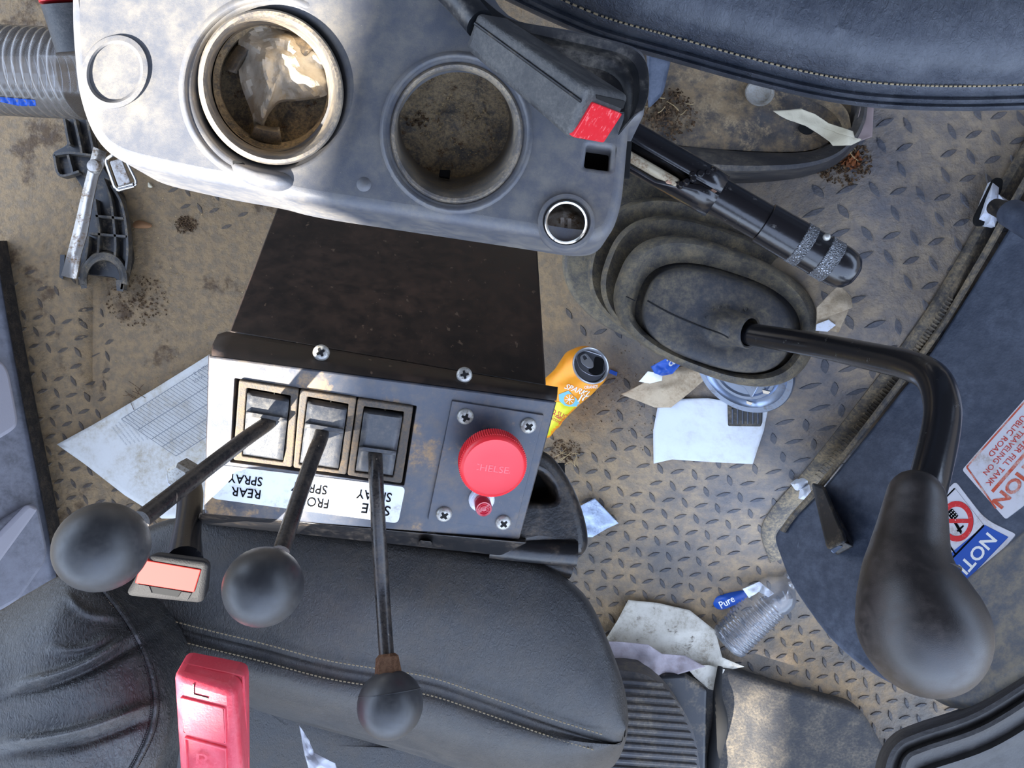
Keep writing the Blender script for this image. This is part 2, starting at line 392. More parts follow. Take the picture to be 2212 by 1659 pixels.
m_sticker = mat('sticker_white', (218, 218, 226), .4, dust=((190, 180, 176), .2, 40, .12))
m_clip = mat('white_clip_plastic', (222, 226, 236), .4, bump=(200, .0003), dust=((190, 180, 165), .2, 200, .1))
m_lilacstrip = mat('mauve_strip', (150, 132, 128), .7)
m_capgrey = mat('grey_cap_plastic', (164, 162, 156), .5, dust=((140, 128, 108), .45, 60, .2))
m_bag = mat('crumpled_bag', (188, 180, 166), .5, dust=((160, 140, 108), .4, 20, .2), bump=(60, .002))
m_clear = film('clear_plastic', (200, 205, 214), .1, .16)
m_clearbag = film('plastic_film', (225, 225, 235), .2, .38)
m_leaf = mat('dry_leaf', (130, 92, 58), .8)
m_dirt = mat('dirt_crumbs', (70, 52, 36), .95, dust=((140, 110, 76), .4, 400, .1))
m_straw = mat('dry_straw', (176, 152, 110), .9)
m_rustclump = mat('rusty_clump', (150, 86, 44), .95, dust=((90, 60, 40), .4, 300, .1))
m_tub = mat('tub_floor_dust', (70, 70, 72), .8, dust=((150, 128, 98), .55, 9, .14), dust2=((170, 148, 116), .3, 60, .1), bump=(160, .0012))
m_tubwall = mat('tub_wall_rubber', (50, 50, 54), .6, dust=((110, 102, 90), .35, 18, .2), bump=(200, .0008))
m_step = mat('step_mat', (44, 44, 46), .85, dust=((96, 88, 76), .4, 30, .2), bump=(300, .001))
m_frameblk = mat('seat_frame_paint', (24, 24, 26), .32, dust=((96, 82, 66), .2, 30, .2), bump=(300, .0003))
m_slot = mat('beige_bracket', (170, 158, 134), .6, dust=((120, 96, 70), .3, 100, .1))
m_pouch = mat('clear_label_bag', (176, 190, 212), .2, dust=((120, 130, 150), .4, 40, .2), bump=(60, .002))

# floor: rubber mat with mud; where the mud lies is set by place on the floor
def floor_mat(name, lug=False):
    m = bpy.data.materials.new(name); m.use_nodes = True; nt = m.node_tree; N = nt.nodes; Lk = nt.links; b = N['Principled BSDF']
    tc = N.new('ShaderNodeTexCoord'); ob = tc.outputs['Object']; sp = N.new('ShaderNodeSeparateXYZ'); Lk.new(ob, sp.inputs[0])
    def nz(s, d=8, r=.65):
        t = N.new('ShaderNodeTexNoise'); t.inputs['Scale'].default_value = s; t.inputs['Detail'].default_value = d; t.inputs['Roughness'].default_value = r; Lk.new(ob, t.inputs['Vector']); return t.outputs[0]
    def mr(src, a, c, lo=0, hi=1):
        t = N.new('ShaderNodeMapRange'); t.interpolation_type = 'SMOOTHSTEP'; t.inputs[1].default_value = a; t.inputs[2].default_value = c; t.inputs[3].default_value = lo; t.inputs[4].default_value = hi; Lk.new(src, t.inputs[0]); return t.outputs[0]
    def mth(op, a, c):
        t = N.new('ShaderNodeMath'); t.operation = op
        for i, v in ((0, a), (1, c)):
            if isinstance(v, (int, float)): t.inputs[i].default_value = v
            else: Lk.new(v, t.inputs[i])
        return t.outputs[0]
    def mix(f, a, c):
        t = N.new('ShaderNodeMix'); t.data_type = 'RGBA'
        if isinstance(f, float): t.inputs[0].default_value = f
        else: Lk.new(f, t.inputs[0])
        for i, v in ((6, a), (7, c)):
            if isinstance(v, tuple): t.inputs[i].default_value = lin(v)
            else: Lk.new(v, t.inputs[i])
        return t.outputs[2]
    X = sp.outputs[0]; Y = sp.outputs[1]
    right = mth('MULTIPLY', mr(X, .05, .38), mr(Y, -.42, -.10))                      # bluish clean rubber towards the engine cover
    rub = mix(right, (58, 58, 60) if lug else (88, 82, 74), (74, 80, 92) if lug else (96, 98, 106))
    dustc = mix(right, (152, 128, 96), (172, 154, 130))
    left = mr(X, -.45, -.05, 1, 0)
    amount = mth('ADD', mth('MULTIPLY', left, .22), mr(Y, -.35, .25, -.02, .07))
    n1 = nz(7); f1 = mr(mth('ADD', n1, amount), .34, .66)
    n2 = nz(70, 6); f2 = mr(n2, .38, .62, .55, 1)
    f = mth('MULTIPLY', f1, f2)
    if lug: f = mth('MULTIPLY', f, .3)
    col = mix(f, rub, dustc)
    stain = mr(nz(11, 7, .7), .54, .66, 0, .75); lf = mth('MULTIPLY', stain, mr(X, -.2, .1, 1, .12)); col = mix(lf, col, (66, 48, 34))
    g = mr(nz(420, 3, .8), .66, .72, 0, .7); col = mix(g, col, (54, 42, 32))
    g2 = mr(nz(300, 3, .8), .68, .74, 0, .6); col = mix(g2, col, (190, 170, 136))
    Lk.new(col, b.inputs['Base Color']); Lk.new(mr(f, 0, 1, .5, .9), b.inputs['Roughness']); b.inputs['Specular IOR Level'].default_value = .35
    bn = N.new('ShaderNodeBump'); bn.inputs['Distance'].default_value = .0025; Lk.new(nz(120, 6), bn.inputs['Height'])
    bn2 = N.new('ShaderNodeBump'); bn2.inputs['Distance'].default_value = .004; Lk.new(nz(22, 5), bn2.inputs['Height']); Lk.new(bn.outputs[0], bn2.inputs['Normal']); Lk.new(bn2.outputs[0], b.inputs['Normal'])
    return m
m_floor = floor_mat('floor_rubber'); m_lug = floor_mat('lug_rubber', True)

# ------------------------------------------------------------------ setting: floor
def S(a, b, x):
    t = max(0, min(1, (x - a) / (b - a))); return t * t * (3 - 2 * t)
def FZ(px, py):
    z = .40 * S(950, 1950, px) * S(1400, 650, py)
    z -= .016 * math.exp(-((px - 205) / 22) ** 2) * S(560, 640, py) * S(900, 820, py)
    return z
def FP(px, py, h=0): return P(px, py, FZ(px, py) + h)
def world_to_floor(X, Y):
    z = 0
    for _ in range(12): z = .5 * z + .5 * FZ(CX + X * F / (H - z), CY - Y * F / (H - z))
    return CX + X * F / (H - z), CY - Y * F / (H - z), z
floor = struct('floor', grid([[FP(x, y) for x in range(-300, 2700, 20)] for y in range(1950, -250, -20)]), m_floor)

# raised lugs of the checker-plate mat
lv, lf = [], []
pitch = .0235
cnt = 0
for i in range(-60, 60):
    for j in range(-60, 60):
        a0 = math.radians(-8); u = i * pitch * 1.0; v = j * pitch * 1.0
        X = u * math.cos(a0) - v * math.sin(a0); Y = u * math.sin(a0) + v * math.cos(a0)
        px, py, z = world_to_floor(X, Y)
        if not (-20 < px < 2230 and 200 < py < 1680): continue
        keep = 0
        if px < 235 and 560 < py < 1250: keep = .9 if py > 660 else .45
        elif px < 560 and 1000 < py < 1250: keep = .9
        elif 360 < px < 600 and 360 < py < 500: keep = .45
        elif px > 1180 and py > 850: keep = .95 if py > 1030 else .78
        elif px > 1740 and py > 235: keep = .8
        elif px > 1300 and 700 < py <= 850: keep = .3
        if 1220 < px < 1330 and py < 960: keep = .25
        if random.random() > keep: continue
        ang = math.radians(22) if (i + j) % 2 else math.radians(-62)
        ang += math.radians(random.uniform(-3, 3)) - (math.radians(10) if px > 1700 and py > 1150 else 0)
        L = .0105; W = .0038; ca, sa = math.cos(ang), math.sin(ang)
        prof = [(-1, 0), (-.6, .62), (0, 1), (.6, .62), (1, 0), (.6, -.62), (0, -1), (-.6, -.62)]
        k = len(lv); hgt = .0016 if px > 1180 else .0009
        def surf(uu, vv, hh):
            x = X + ca * uu - sa * vv; y = Y + sa * uu + ca * vv; zz = z
            for _ in range(3): zz = FZ(CX + x * F / (H - zz), CY - y * F / (H - zz))
            return Vector((x, y, zz + hh))
        for q in prof: lv.append(surf(q[0] * L, q[1] * W, -.0006))
        for q in prof: lv.append(surf(q[0] * L * .8, q[1] * W * .68, hgt))
        for q in range(8): lf.append((k + (q + 1) % 8, k + q, k + 8 + q, k + 8 + (q + 1) % 8))
        lf.append(tuple(k + 8 + q for q in reversed(range(8)))); cnt += 1
lugs = raw('tread_lug', (lv, lf), m_lug, floor, Vector((0, 0, 0)), ang=20); lugs['kind'] = 'stuff'

# ------------------------------------------------------------------ unseen shade panel, added with slots that shape the sun patches, left wall
def panel_slot(uv, z): return [(u - .78 * z, v - .99 * z) for u, v in uv]
RZ = 2.6
hole1 = [(.27, 1.35), (.22, .62), (.232, .485), (.37, .485), (.385, .56), (.40, .66), (.435, .80), (.475, .95), (.49, 1.35)]
hole2 = [(.335, -.43), (.45, -.44), (.45, -.80), (.335, -.80)]
shade_slab = struct('unseen_shade_panel', slab(plane_z(RZ), panel_slot([(-1.25, -1.05), (1.1, -1.05), (1.1, 1.6), (-1.25, 1.6)], RZ), .02, .001, holes=[panel_slot(hole1, RZ), panel_slot(hole2, RZ)], px=False, seg=1), m_wall)  # out-of-view panel added to block the sun except through its slots

m_cab = mat('cab_lining', (74, 74, 78), .8)
def upright(name, p, u, w, z0, z1):
    f = Fr((p[0], p[1], 0), u, (0, 0, 1)); struct(name, obox(f, 0, w, z0, z1, -.02, .0), m_cab)
upright('wall_far', (-1.0, 1.1), (1, 0, 0), 2.4, 0, 1.95)
upright('wall_rear', (-1.1, -.42), (0, 1, 0), 1.52, 1.45, 1.95)
upright('wall_front', (1.4, -.42), (0, 1, 0), 1.52, 0, 1.15)
upright('wall_front_header', (1.4, -.42), (0, 1, 0), 1.52, 1.7, 1.95)
struct('ceiling', slab(plane_z(1.95), [(-1.5, -.42), (1.5, -.42), (1.5, 1.5), (-1.5, 1.5)], .03, .002, px=False, seg=1), m_wall)
wl = plane_3(P(0, 545, .03), P(130, 1240, .03), P(-250, 1000, .21))
wall = struct('wall_left', slab(wl, [(-6, 520), (28, 720), (62, 900), (100, 1090), (128, 1235), (150, 1420), (-240, 1500), (-240, 400)], .02, .006), m_wall)
raw('raised_panel', slab(wl.up(.012), rnd([(-200, 800), (4, 775), (22, 800), (42, 905), (38, 925), (-60, 985), (-200, 1010)], 18), .012, .006), m_wallraised, wall)
raw('raised_panel', slab(wl.up(.012), rnd([(-200, 1250), (72, 1085), (86, 1095), (106, 1190), (100, 1215), (40, 1300), (-200, 1420)], 16), .012, .006), m_wall, wall)
raw('ridge', slab(wl.up(.018), rnd([(-120, 1275), (62, 1088), (86, 1098), (-90, 1340)], 10), .006, .005), m_wallraised, wall)
struct('gap_strip_left', grid([[P(x + o, y, z) for x, y in cr([(-8, 520), (26, 720), (60, 900), (98, 1090), (128, 1260)], 8, False)] for o, z in ((-4, .045), (3, .036), (12, .02), (18, .012), (24, -.002))][::-1]), m_gap)  # dark strip drawn for the gap between wall and floor

# ------------------------------------------------------------------ switch box
FACE = plane_n(P(457, 765, H - .475), (.15, -.30, .92))
TOP = None
bx = Thing('switch_box', 'black sheet metal switch box with rockers below the grey console', 'control box', FACE.at(820, 960, -.12))
face_out = [(450, 768), (1202, 868), (1122, 1167), (441, 1111)]
opening = [(507, 817), (900, 877), (873, 1049), (497, 998)]
bx.add('front_panel', slab(FACE, rnd(face_out, 5), .03, .0015, holes=[rnd(opening, 3)], hr=.0004), m_face)
# lid: folded lip along the upper edge of the face, then the sloping top
lipA = [FACE.at(457, 768, .0012), FACE.at(1202, 866, .0012)]
lipB = [P(470, 722, H - .500), P(1205, 836, H - .535)]
topB = [P(490, 716, H - .506), P(1180, 834, H - .54)]
back = [P(607, 425, H - .67), P(1160, 528, H - .67)]
def lerp(a, b, t): return a + (b - a) * t
fl = []
N_ = 24
for q in range(N_ + 1):
    t = q / N_
    a = lerp(*lipA, t); b = lerp(*lipB, t); mid = lerp(a, b, .5) + V(0, 0, .0035)
    fl.append([a + V(0, 0, -.002), a, lerp(a, mid, .55) + V(0, 0, .0008), mid, lerp(mid, b, .55), b, lerp(b, lerp(topB[0], topB[1], t), 1)])
lip = grid([[c[k] for c in fl] for k in range(len(fl[0]))])
bx.add('lid_lip', lip, m_boxtop, solid=-.0015)
d0 = V(0, 0, -.003)
topface = hexa([topB[0] + d0, topB[1] + d0, back[1], back[0]], [p + V(0, 0, -.16) for p in (topB[0], topB[1], back[1], back[0])])
bx.add('top_panel', topface, m_boxtop, bev=.0015)
wallL = hexa([FACE.at(452, 770, -.003), FACE.at(1200, 870, -.003), FACE.at(1120, 1163, -.003), FACE.at(444, 1108, -.003)],
             [FACE.at(490, 780, -.09), FACE.at(1165, 880, -.09), FACE.at(1090, 1140, -.09), FACE.at(480, 1095, -.09)])
def frustum_open(a, b):  # side walls of the box behind the face
    return loft([b, a])
bx.add('box_side', frustum_open(wallL[0][:4], wallL[0][4:]), m_boxtop, solid=-.001)
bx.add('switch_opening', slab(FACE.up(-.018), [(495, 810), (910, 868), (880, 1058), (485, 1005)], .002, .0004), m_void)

def screw(t, fr, px, py, r, name='screw', rot=.3):
    o = fr.at(px, py); h = r * .55
    n = fr.n
    s = t.add(name, lathe(o, n, [(r, -.0005), (r, h * .25), (r * .93, h * .6), (r * .72, h * .88), (r * .4, h * 1.0), (0.0002, h * 1.02)], 28, True, True), m_screw)
    e1 = (fr.e1 * math.cos(rot) + fr.e2 * math.sin(rot)); e2 = n.cross(e1)
    f2 = Fr(o + n * (h * 1.08), e1, e2); a, b_ = r * .52, r * .13
    cross = [(a, b_), (b_ * 1.4, b_ * 1.4), (b_, a), (-b_, a), (-b_ * 1.4, b_ * 1.4), (-a, b_), (-a, -b_), (-b_ * 1.4, -b_ * 1.4), (-b_, -a), (b_, -a), (b_ * 1.4, -b_ * 1.4), (a, -b_)]
    t.add('cross_slot', slab(f2, cross, .0012, .00005, px=False, seg=1), m_void, parent=s)
lipfr = plane_n(lerp(lerp(*lipA, .33), lerp(*lipB, .33), .5) + V(0, 0, .0035), (.12, .05, .97))
screw(bx, lipfr, 694, 762, .0058, rot=.5); 
lipfr2 = plane_n(lerp(lerp(*lipA, .75), lerp(*lipB, .75), .5) + V(0, 0, .0035), (.12, .05, .97))
screw(bx, lipfr2, 1003, 810, .0058, rot=.2)

def quadmap(q, s, t):
    a = Vector(q[0]).lerp(Vector(q[1]), s); b = Vector(q[3]).lerp(Vector(q[2]), s); return tuple(a.lerp(b, t))
frames = [[(516, 821), (645, 841), (631, 1010), (503, 994)], [(648, 842), (770, 860), (748, 1026), (633, 1011)], [(773, 861), (893, 879), (868, 1045), (750, 1027)]]
inner = [[(533, 838), (628, 855), (612, 998), (523, 985)], [(664, 857), (753, 873), (732, 1016), (646, 1003)], [(786, 878), (873, 890), (849, 1031), (766, 1020)]]
steps = [(.34, .40), (.38, .44), (.60, .66)]
for q, iq, (s0, s1) in zip(frames, inner, steps):
    fr_o = bx.add('rocker_switch', slab(FACE.up(.0028), rnd(q, 6), .014, .001, holes=[rnd(iq, 3)], hr=.0008), m_frame)
    # rocker paddle: curved pad with a step
    rows = []
    prof = [(0.02, -.002), (.1, .0022), (s0 * .6, .0036), (s0, .0042), (s0 + .008, .0075), (s1, .0080), (s1 + .012, .0032), (s1 + .1, .0030), (.85, .0038), (.96, .0026), (.99, -.002)]
    for t, h in prof: rows.append([FACE.at(*quadmap(iq, s / 6 * .96 + .02, t), h + .001) for s in range(7)])
    bx.add('paddle', merge(grid(rows[::-1]), ), m_rocker, parent=fr_o, solid=-.002, ang=30)
# label strip with its lettering
lab = bx.add('label_strip', decal(FACE, rnd([(440, 1010), (468, 1004), (876, 1052), (860, 1131), (456, 1077)], [12, 8, 12, 12, 14]), .0006), m_label)
LT = FACE.up(.0006)
dd = (-1, -.123)
def lt(s, c, h, w): bx.add('lettering', text(LT, s, c, dd, h, .0004, w, bold=.008), m_ink, parent=lab)
lt('REAR', (531, 1065), 23, 64); lt('SPRAY', (530, 1037), 23, 74)
lt('FRONT', (668, 1084), 24, 84); lt('SPRAY', (668, 1055), 23, 78)
lt('SIDE', (812, 1101), 24, 62); lt('SPRAY', (808, 1071), 23, 76)
# sub plate with button and pilot light
sub = bx.add('button_plate', slab(FACE.up(.0022), rnd([(977, 866), (1175, 897), (1112, 1146), (924, 1123)], 2), .0022, .0004), m_face)
SP = FACE.up(.0022)
for x, y, r in ((1005, 899, 1.1), (1141, 919, .6), (959, 1110, .5), (1087, 1128, .7)): screw(bx, SP, x, y, .0061, rot=r)
knn = FACE.n
bo = SP.at(1056, 962)
b_ = bx.add('button_nut', lathe(bo, knn, [(.014, 0), (.014, .004), (.012, .006), (.009, .006)], 6), m_black, ang=20)
bx.add('button_shaft', lathe(bo, knn, [(.0075, 0), (.0075, .03)], 20), m_screw)
capn = knn
co = P(1067, 1011, (bo + knn * .034).z)
capr = 73 / F * (H - co.z)
kb = bx.add('push_button', lathe(co - capn * .0155, capn, [(capr * .6, 0), (capr * .98, 0.0), (capr * 1.0, .001), (capr * 1.0, .0125), (capr * .97, .0145), (capr * .9, .0157), (capr * .86, .0153), (capr * .4, .0149), (0.001, .0148)], 64), m_red, label='red ribbed push cap with worn raised lettering')
rib = []
cx_, cy_ = perp(capn)
for q in range(90):
    a = 2 * math.pi * q / 90; c_ = co - capn * .0155 + (cx_ * math.cos(a) + cy_ * math.sin(a)) * capr * 1.0
    rib.append(tube([c_ + capn * .0012, c_ + capn * .012], .0006, 5))
bx.add('rib', merge(*rib), m_red, parent=kb, kind='stuff')
CF = Fr(co - capn * .0009, FACE.e1, FACE.e2)
m_redpale = mat('worn_raised_letters', (240, 96, 100), .4)
bx.add('lettering', text(CF, 'CHELSEA', (1068, 1013), (1, .12), 15, .0004, 96), m_redpale, parent=kb)
pb = SP.at(1040, 1078)
bx.add('lamp_ring', lathe(pb, knn, [(.0098, 0), (.0098, .002), (.0088, .0035), (.0078, .003), (.0076, .0045), (.0066, .0045)], 32), m_clip, label='pale ring around the red lamp')
lampz = pb + knn * .016
lm = bx.add('pilot_lamp', lathe(pb, knn, [(.0062, .002), (.0062, .015), (.0058, .0165), (.0048, .0162), (.0042, .0166), (.0034, .0162), (.0027, .0166), (.0018, .0162), (.0005, .0166)], 32), m_redlens, label='small red fluted indicator lamp')
# box underside rail, visible below the face
solo('mounting_rail', merge(hexa([P(432, 1108, .635), P(1140, 1172, .60), P(1082, 1200, .58), P(425, 1130, .60)], [P(432, 1100, .55), P(1140, 1160, .55), P(1082, 1195, .54), P(425, 1125, .55)]),
     hexa([P(905, 1166, .612), P(935, 1170, .612), P(933, 1183, .60), P(903, 1179, .60)], [P(905, 1166, .59), P(935, 1170, .59), P(933, 1183, .585), P(903, 1179, .585)])), m_frameblk,
     'dark metal rail running under the switch box front edge', 'rail', bev=.002)

for x, y in ((931, 1150), (654, 1118)): bx.add('rivet', ball(FACE.at(x, y, -.006), .0042, 16, (1, .6, .6)), m_screw)
# ------------------------------------------------------------------ three spray levers
def lever(label, pts, knob, kr, collar=False):
    t = Thing('spray_lever', label, 'lever', P(*pts[0]), 'spray levers of the switch box')
    t.add('rod', tubes(pts, .0052, 16, 6), m_rod)
    c = P(*knob); d = (c - P(*pts[-1])).normalized()
    a = P(*pts[-1])
    kk = t.add('knob', ball(c, kr, 40), m_knob)
    d2 = (P(*pts[-1]) - P(*pts[-2])).normalized()
    base = c - d2 * kr * 1.0
    if collar: t.add('collar', lathe(base - d2 * .008, d2, [(.0056, -.002), (.0078, 0), (.0092, .010), (.0095, .014)], 6), m_bronze, ang=20)
    rr = []
    x, y = perp(d2)
    if collar: t.add('mould_line', tube([c - d2 * kr * .35 + (x * math.cos(q / 40 * 2 * math.pi) + y * math.sin(q / 40 * 2 * math.pi)) * kr * .94 for q in range(41)], .0003, 6), m_knob, parent=kk)
z0 = FACE.at(578, 912).z; z1 = FACE.at(695, 935).z; z2 = FACE.at(811, 985).z
lever('leftmost black ball lever rising from the sunlit rocker over the grey wall', [(586, 905, z0 - .004), (573, 918, z0 + .008), (510, 963, z0 + .035), (305, 1122, H - .385)], (221, 1181, H - .352), .0218)
lever('middle black ball lever over the seat, rising from the centre rocker', [(693, 925, z1 - .004), (693, 945, z1 + .008), (668, 1010, z1 + .03), (607, 1190, H - .425)], (569, 1267, H - .395), .0218)
lever('rightmost spray lever with longest rod and rusty bronze collar', [(809, 975, z2 - .004), (811, 992, z2 + .008), (814, 1075, z2 + .02), (826, 1280, H - .50), (836, 1430, H - .485)], (843, 1522, H - .472), .0218, True)

# ------------------------------------------------------------------ console with cup holders
CZ = .72
CP = plane_z(CZ)
con = Thing('center_console', 'grey plastic console tray with two cup holders, left end in sun', 'console', P(700, 250, .6))
cons_out = [(146, -160), (147, 60), (158, 190), (182, 268), (214, 318), (262, 348), (420, 384), (560, 408), (606, 422), (680, 436), (960, 478), (1160, 508), (1245, 522), (1296, 520), (1326, 498), (1345, 440), (1352, 376), (1362, 260), (1395, 250), (1402, 120), (1380, 92), (1240, 55), (1090, 35), (1000, -160)]
cons_sm = []
seq = rnd(cons_out, [10, 40, 40, 40, 40, 50, 60, 60, 40, 60, 60, 60, 40, 40, 40, 40, 30, 10, 20, 30, 40, 60, 60, 10], 4)
hA = circ(580, 186, 165, 180, 64, -.3); hB = circ(986, 286, 142, 152, 64); hS = rnd([(1268, 312), (1322, 320), (1318, 368), (1262, 360)], 6); hP = circ(1222, 484, 42, 42, 40)
con.add('tray_top', slab(CP, seq, .05, .007, holes=[hA, hB, hS, hP], seg=5, hr=.003, hdepth=.014), m_cons)
# soft moulded swell round each holder
def dish(px, py, prof, zc, m, name, n=72, ang=0, ec=1.0, label=None, parent=None, dx=0, dy=0):
    rings = []
    for r, z in prof:
        k = (zc - z)
        rings.append([P(px + dx * k * 1000, py + dy * k * 1000, z) + (P(px + qx, py + qy, zc) - P(px, py, zc)) for qx, qy in circ(0, 0, r, r * ec, n, ang)])
    rings = [list(reversed(q)) for q in rings]
    return con.add(name, loft(rings[::-1], False, False), m, label=label, parent=parent)
# cup holder A (left, open, raised collar ring tilted)
dish(580, 186, [(172, CZ - .001), (160, CZ - .010), (158, CZ - .022), (150, CZ - .024), (140, CZ - .026)][::1], CZ, m_cons, 'cup_recess', ang=-.3, ec=1.08)
ringA = con.add('cup_ring', loft([[P(585 + x, 188 + y, z) for x, y in circ(0, 0, r, r * 1.12, 72, -.45)][::-1] for r, z in
    ((118, CZ - .085), (120, CZ - .05), (126, CZ - .03), (134, CZ - .006), (138, CZ + .004), (143, CZ + .0075), (150, CZ + .007), (153, CZ + .003), (154, CZ - .006), (150, CZ - .024))]), m_rim, label='raised oval collar of the left cup holder')
dishA = con.add('cup_floor', pillow(circ(600, 180, 140, 150, 24, -.45), CZ - .07, .001, 3, 12, None, .002, .004, 60, 2), m_well)
con.add('inner_ledge', loft([[P(592 + x, 186 + y, z) for x, y in circ(0, 0, r, r * 1.1, 72, -.45)][::-1] for r, z in ((112, CZ - .069), (113, CZ - .05), (116, CZ - .047), (128, CZ - .044), (130, CZ - .03))]), m_well)
for a in (100, 215, 300):
    c0 = (592, 186); r_ = 112
    ps = []
    for q in range(9):
        t = math.radians(a - 18 + q * 4.5); ps.append((c0[0] + r_ * math.cos(t), c0[1] + r_ * 1.1 * math.sin(t)))
    rows = [[P(x, y, CZ - .046) for x, y in ps], [P(c0[0] + (x - c0[0]) * .80, c0[1] + (y - c0[1]) * .80, CZ - .043) for x, y in ps], [P(c0[0] + (x - c0[0]) * .72, c0[1] + (y - c0[1]) * .72, CZ - .050) for x, y in ps]]
    con.add('grip_tab', grid(rows), m_rim, solid=.0015)
# cup holder B (right, deep dusty floor)
con.add('cup_ring', loft([[P(cx_ + x, cy_ + y, z) for x, y in circ(0, 0, r, r * ec, 72)][::-1] for cx_, cy_, r, ec, z in
    ((982, 264, 118, 1.0, CZ - .066), (982, 266, 121, 1.0, CZ - .050), (983, 274, 124, 1.02, CZ - .03), (984, 284, 127, 1.04, CZ - .010), (985, 286, 130, 1.05, CZ - .003), (986, 287, 134, 1.055, CZ + .0005), (986, 287, 139, 1.06, CZ + .001), (986, 287, 144, 1.06, CZ - .001), (986, 287, 146, 1.06, CZ - .005), (986, 287, 148, 1.06, CZ - .014))]), m_rim, label='dusty round collar of the right cup holder')
con.add('cup_floor', pillow(circ(982, 264, 122, 122, 24), CZ - .062, .0, 3, 16, None, .002, .0015, 90, 3,
        extra=lambda x, y: .004 * math.exp(-(((x - 985) / 34) ** 2 + ((y - 262) / 34) ** 2)) - .0012 * (abs(math.hypot(x - 985, y - 262) - 50) < 10)), m_well)
con.add('drain_notch', slab(plane_z(CZ - .040), [(950, 366), (972, 367), (970, 384), (948, 380)], .004, .0003), m_void)
# swell arcs moulded in the tray
def swell(c, r, a0, a1, w, h, ec=1.06):
    rows = []
    for k in range(9):
        t = k / 8; rr = r + w * t; hh = h * math.sin(math.pi * t)
        row = []
        for q in range(49):
            s = q / 48; a = math.radians(a0 + (a1 - a0) * s); f = math.sin(math.pi * s) ** .4
            row.append(P(c[0] + rr * math.cos(a), c[1] + rr * ec * math.sin(a), CZ - .0006 + hh * f))
        rows.append(row)
    con.add('moulded_ridge', grid(rows[::-1]), m_cons)
swell((986, 286), 150, -20, 380, 18, .003)
swell((582, 190), 176, 100, 300, 22, .003)
# clip lug at the lower edge of holder A
con.add('clip_lug', pillow([(505, 352), (560, 362), (620, 376), (632, 400), (600, 412), (540, 398), (505, 376)], CZ, .008, 3, 10, None, .01), m_cons)
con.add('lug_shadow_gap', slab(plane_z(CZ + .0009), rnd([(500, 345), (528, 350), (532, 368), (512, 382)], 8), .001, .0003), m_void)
# left round plug
con.add('round_plug', loft([[P(248 + x, 155 + y, z) for x, y in circ(0, 0, r, r * 1.14, 56, .35)][::-1] for r, z in ((72, CZ - .001), (70, CZ + .0022), (60, CZ + .0026), (55, CZ + .001), (53, CZ - .003), (50, CZ - .0035), (20, CZ - .003))][::-1][::-1], False, True), m_cons, label='round blank plug bleached by the sun')
# power socket
sk = con.add('power_socket', lathe(P(1222, 484, CZ - .004), (0, 0, 1), [(.0175, -.002), (.0172, .006), (.0165, .0075), (.0145, .0078), (.0138, .006)], 48, False, False), m_cons)
con.add('socket_ring', lathe(P(1222, 484, CZ), (0, 0, 1), [(.0132, .0006), (.0130, .0042), (.0123, .005), (.0114, .0042), (.0110, .0), (.0110, -.03)], 48, False, False), m_chrome, parent=sk, label='bright metal ring of the power socket')
con.add('socket_contact', merge(lathe(P(1222, 484, CZ - .022), (0, 0, 1), [(.011, 0), (.011, .001)], 24), hexa([P(1211, 470, CZ - .008), P(1219, 470, CZ - .008), P(1219, 500, CZ - .008), P(1211, 500, CZ - .008)], [P(1211, 470, CZ - .02), P(1219, 470, CZ - .02), P(1219, 500, CZ - .02), P(1211, 500, CZ - .02)]),
        hexa([P(1226, 472, CZ - .008), P(1234, 472, CZ - .008), P(1234, 500, CZ - .008), P(1226, 500, CZ - .008)], [P(1226, 472, CZ - .02), P(1234, 472, CZ - .02), P(1234, 500, CZ - .02), P(1226, 500, CZ - .02)])), m_steel, parent=sk)
con.add('moulding_nub', pillow(circ(786, 398, 16, 16, 12), CZ, .002, 2, 6, None, .001), m_cons)
con.add('slot_void', slab(plane_z(CZ - .03), [(1250, 300), (1365, 305), (1360, 385), (1245, 378)], .002, .0003), m_void)
# glossy pocket at the right end of the console, behind the buckle
rimo = cr([(1000, -40), (1090, 38), (1180, 62), (1300, 88), (1362, 106), (1394, 140), (1398, 200), (1386, 240)], 6, False)
rimi = [(x - 10 - 6 * (i / len(rimo)), y + 12) for i, (x, y) in enumerate(rimo)]
con.add('side_pocket', merge(grid([[P(x - 34, y + 40, CZ + .001) for x, y in rimi], [P(x - 12, y + 14, CZ + .003) for x, y in rimi], [P(x, y, CZ + .012) for x, y in rimi], [P(x, y, CZ + .0135) for x, y in rimo], [P(x, y, CZ - .02) for x, y in rimo]])), m_consdark, solid=.001)
con.add('pocket_floor', slab(plane_z(CZ + .0015), rnd([(1060, 40), (1200, 74), (1350, 110), (1382, 150), (1380, 236), (1340, 246), (1180, 160), (1040, 80)], 14), .001, .0004), m_consdark)
# crumpled bag stuffed into the left holder
solo('crumpled_wrapper', merge(pillow([(528, 60), (600, 50), (668, 84), (708, 150), (716, 190), (690, 206), (640, 214), (600, 218), (572, 250), (560, 288), (550, 288), (545, 250), (520, 180), (514, 110)], CZ - .05, .014, 2, 16, (610, 140), .004, .010, 70, 4)), m_bag, 'crumpled pale plastic wrapper stuffed in the left cup holder', 'wrapper', ang=25)

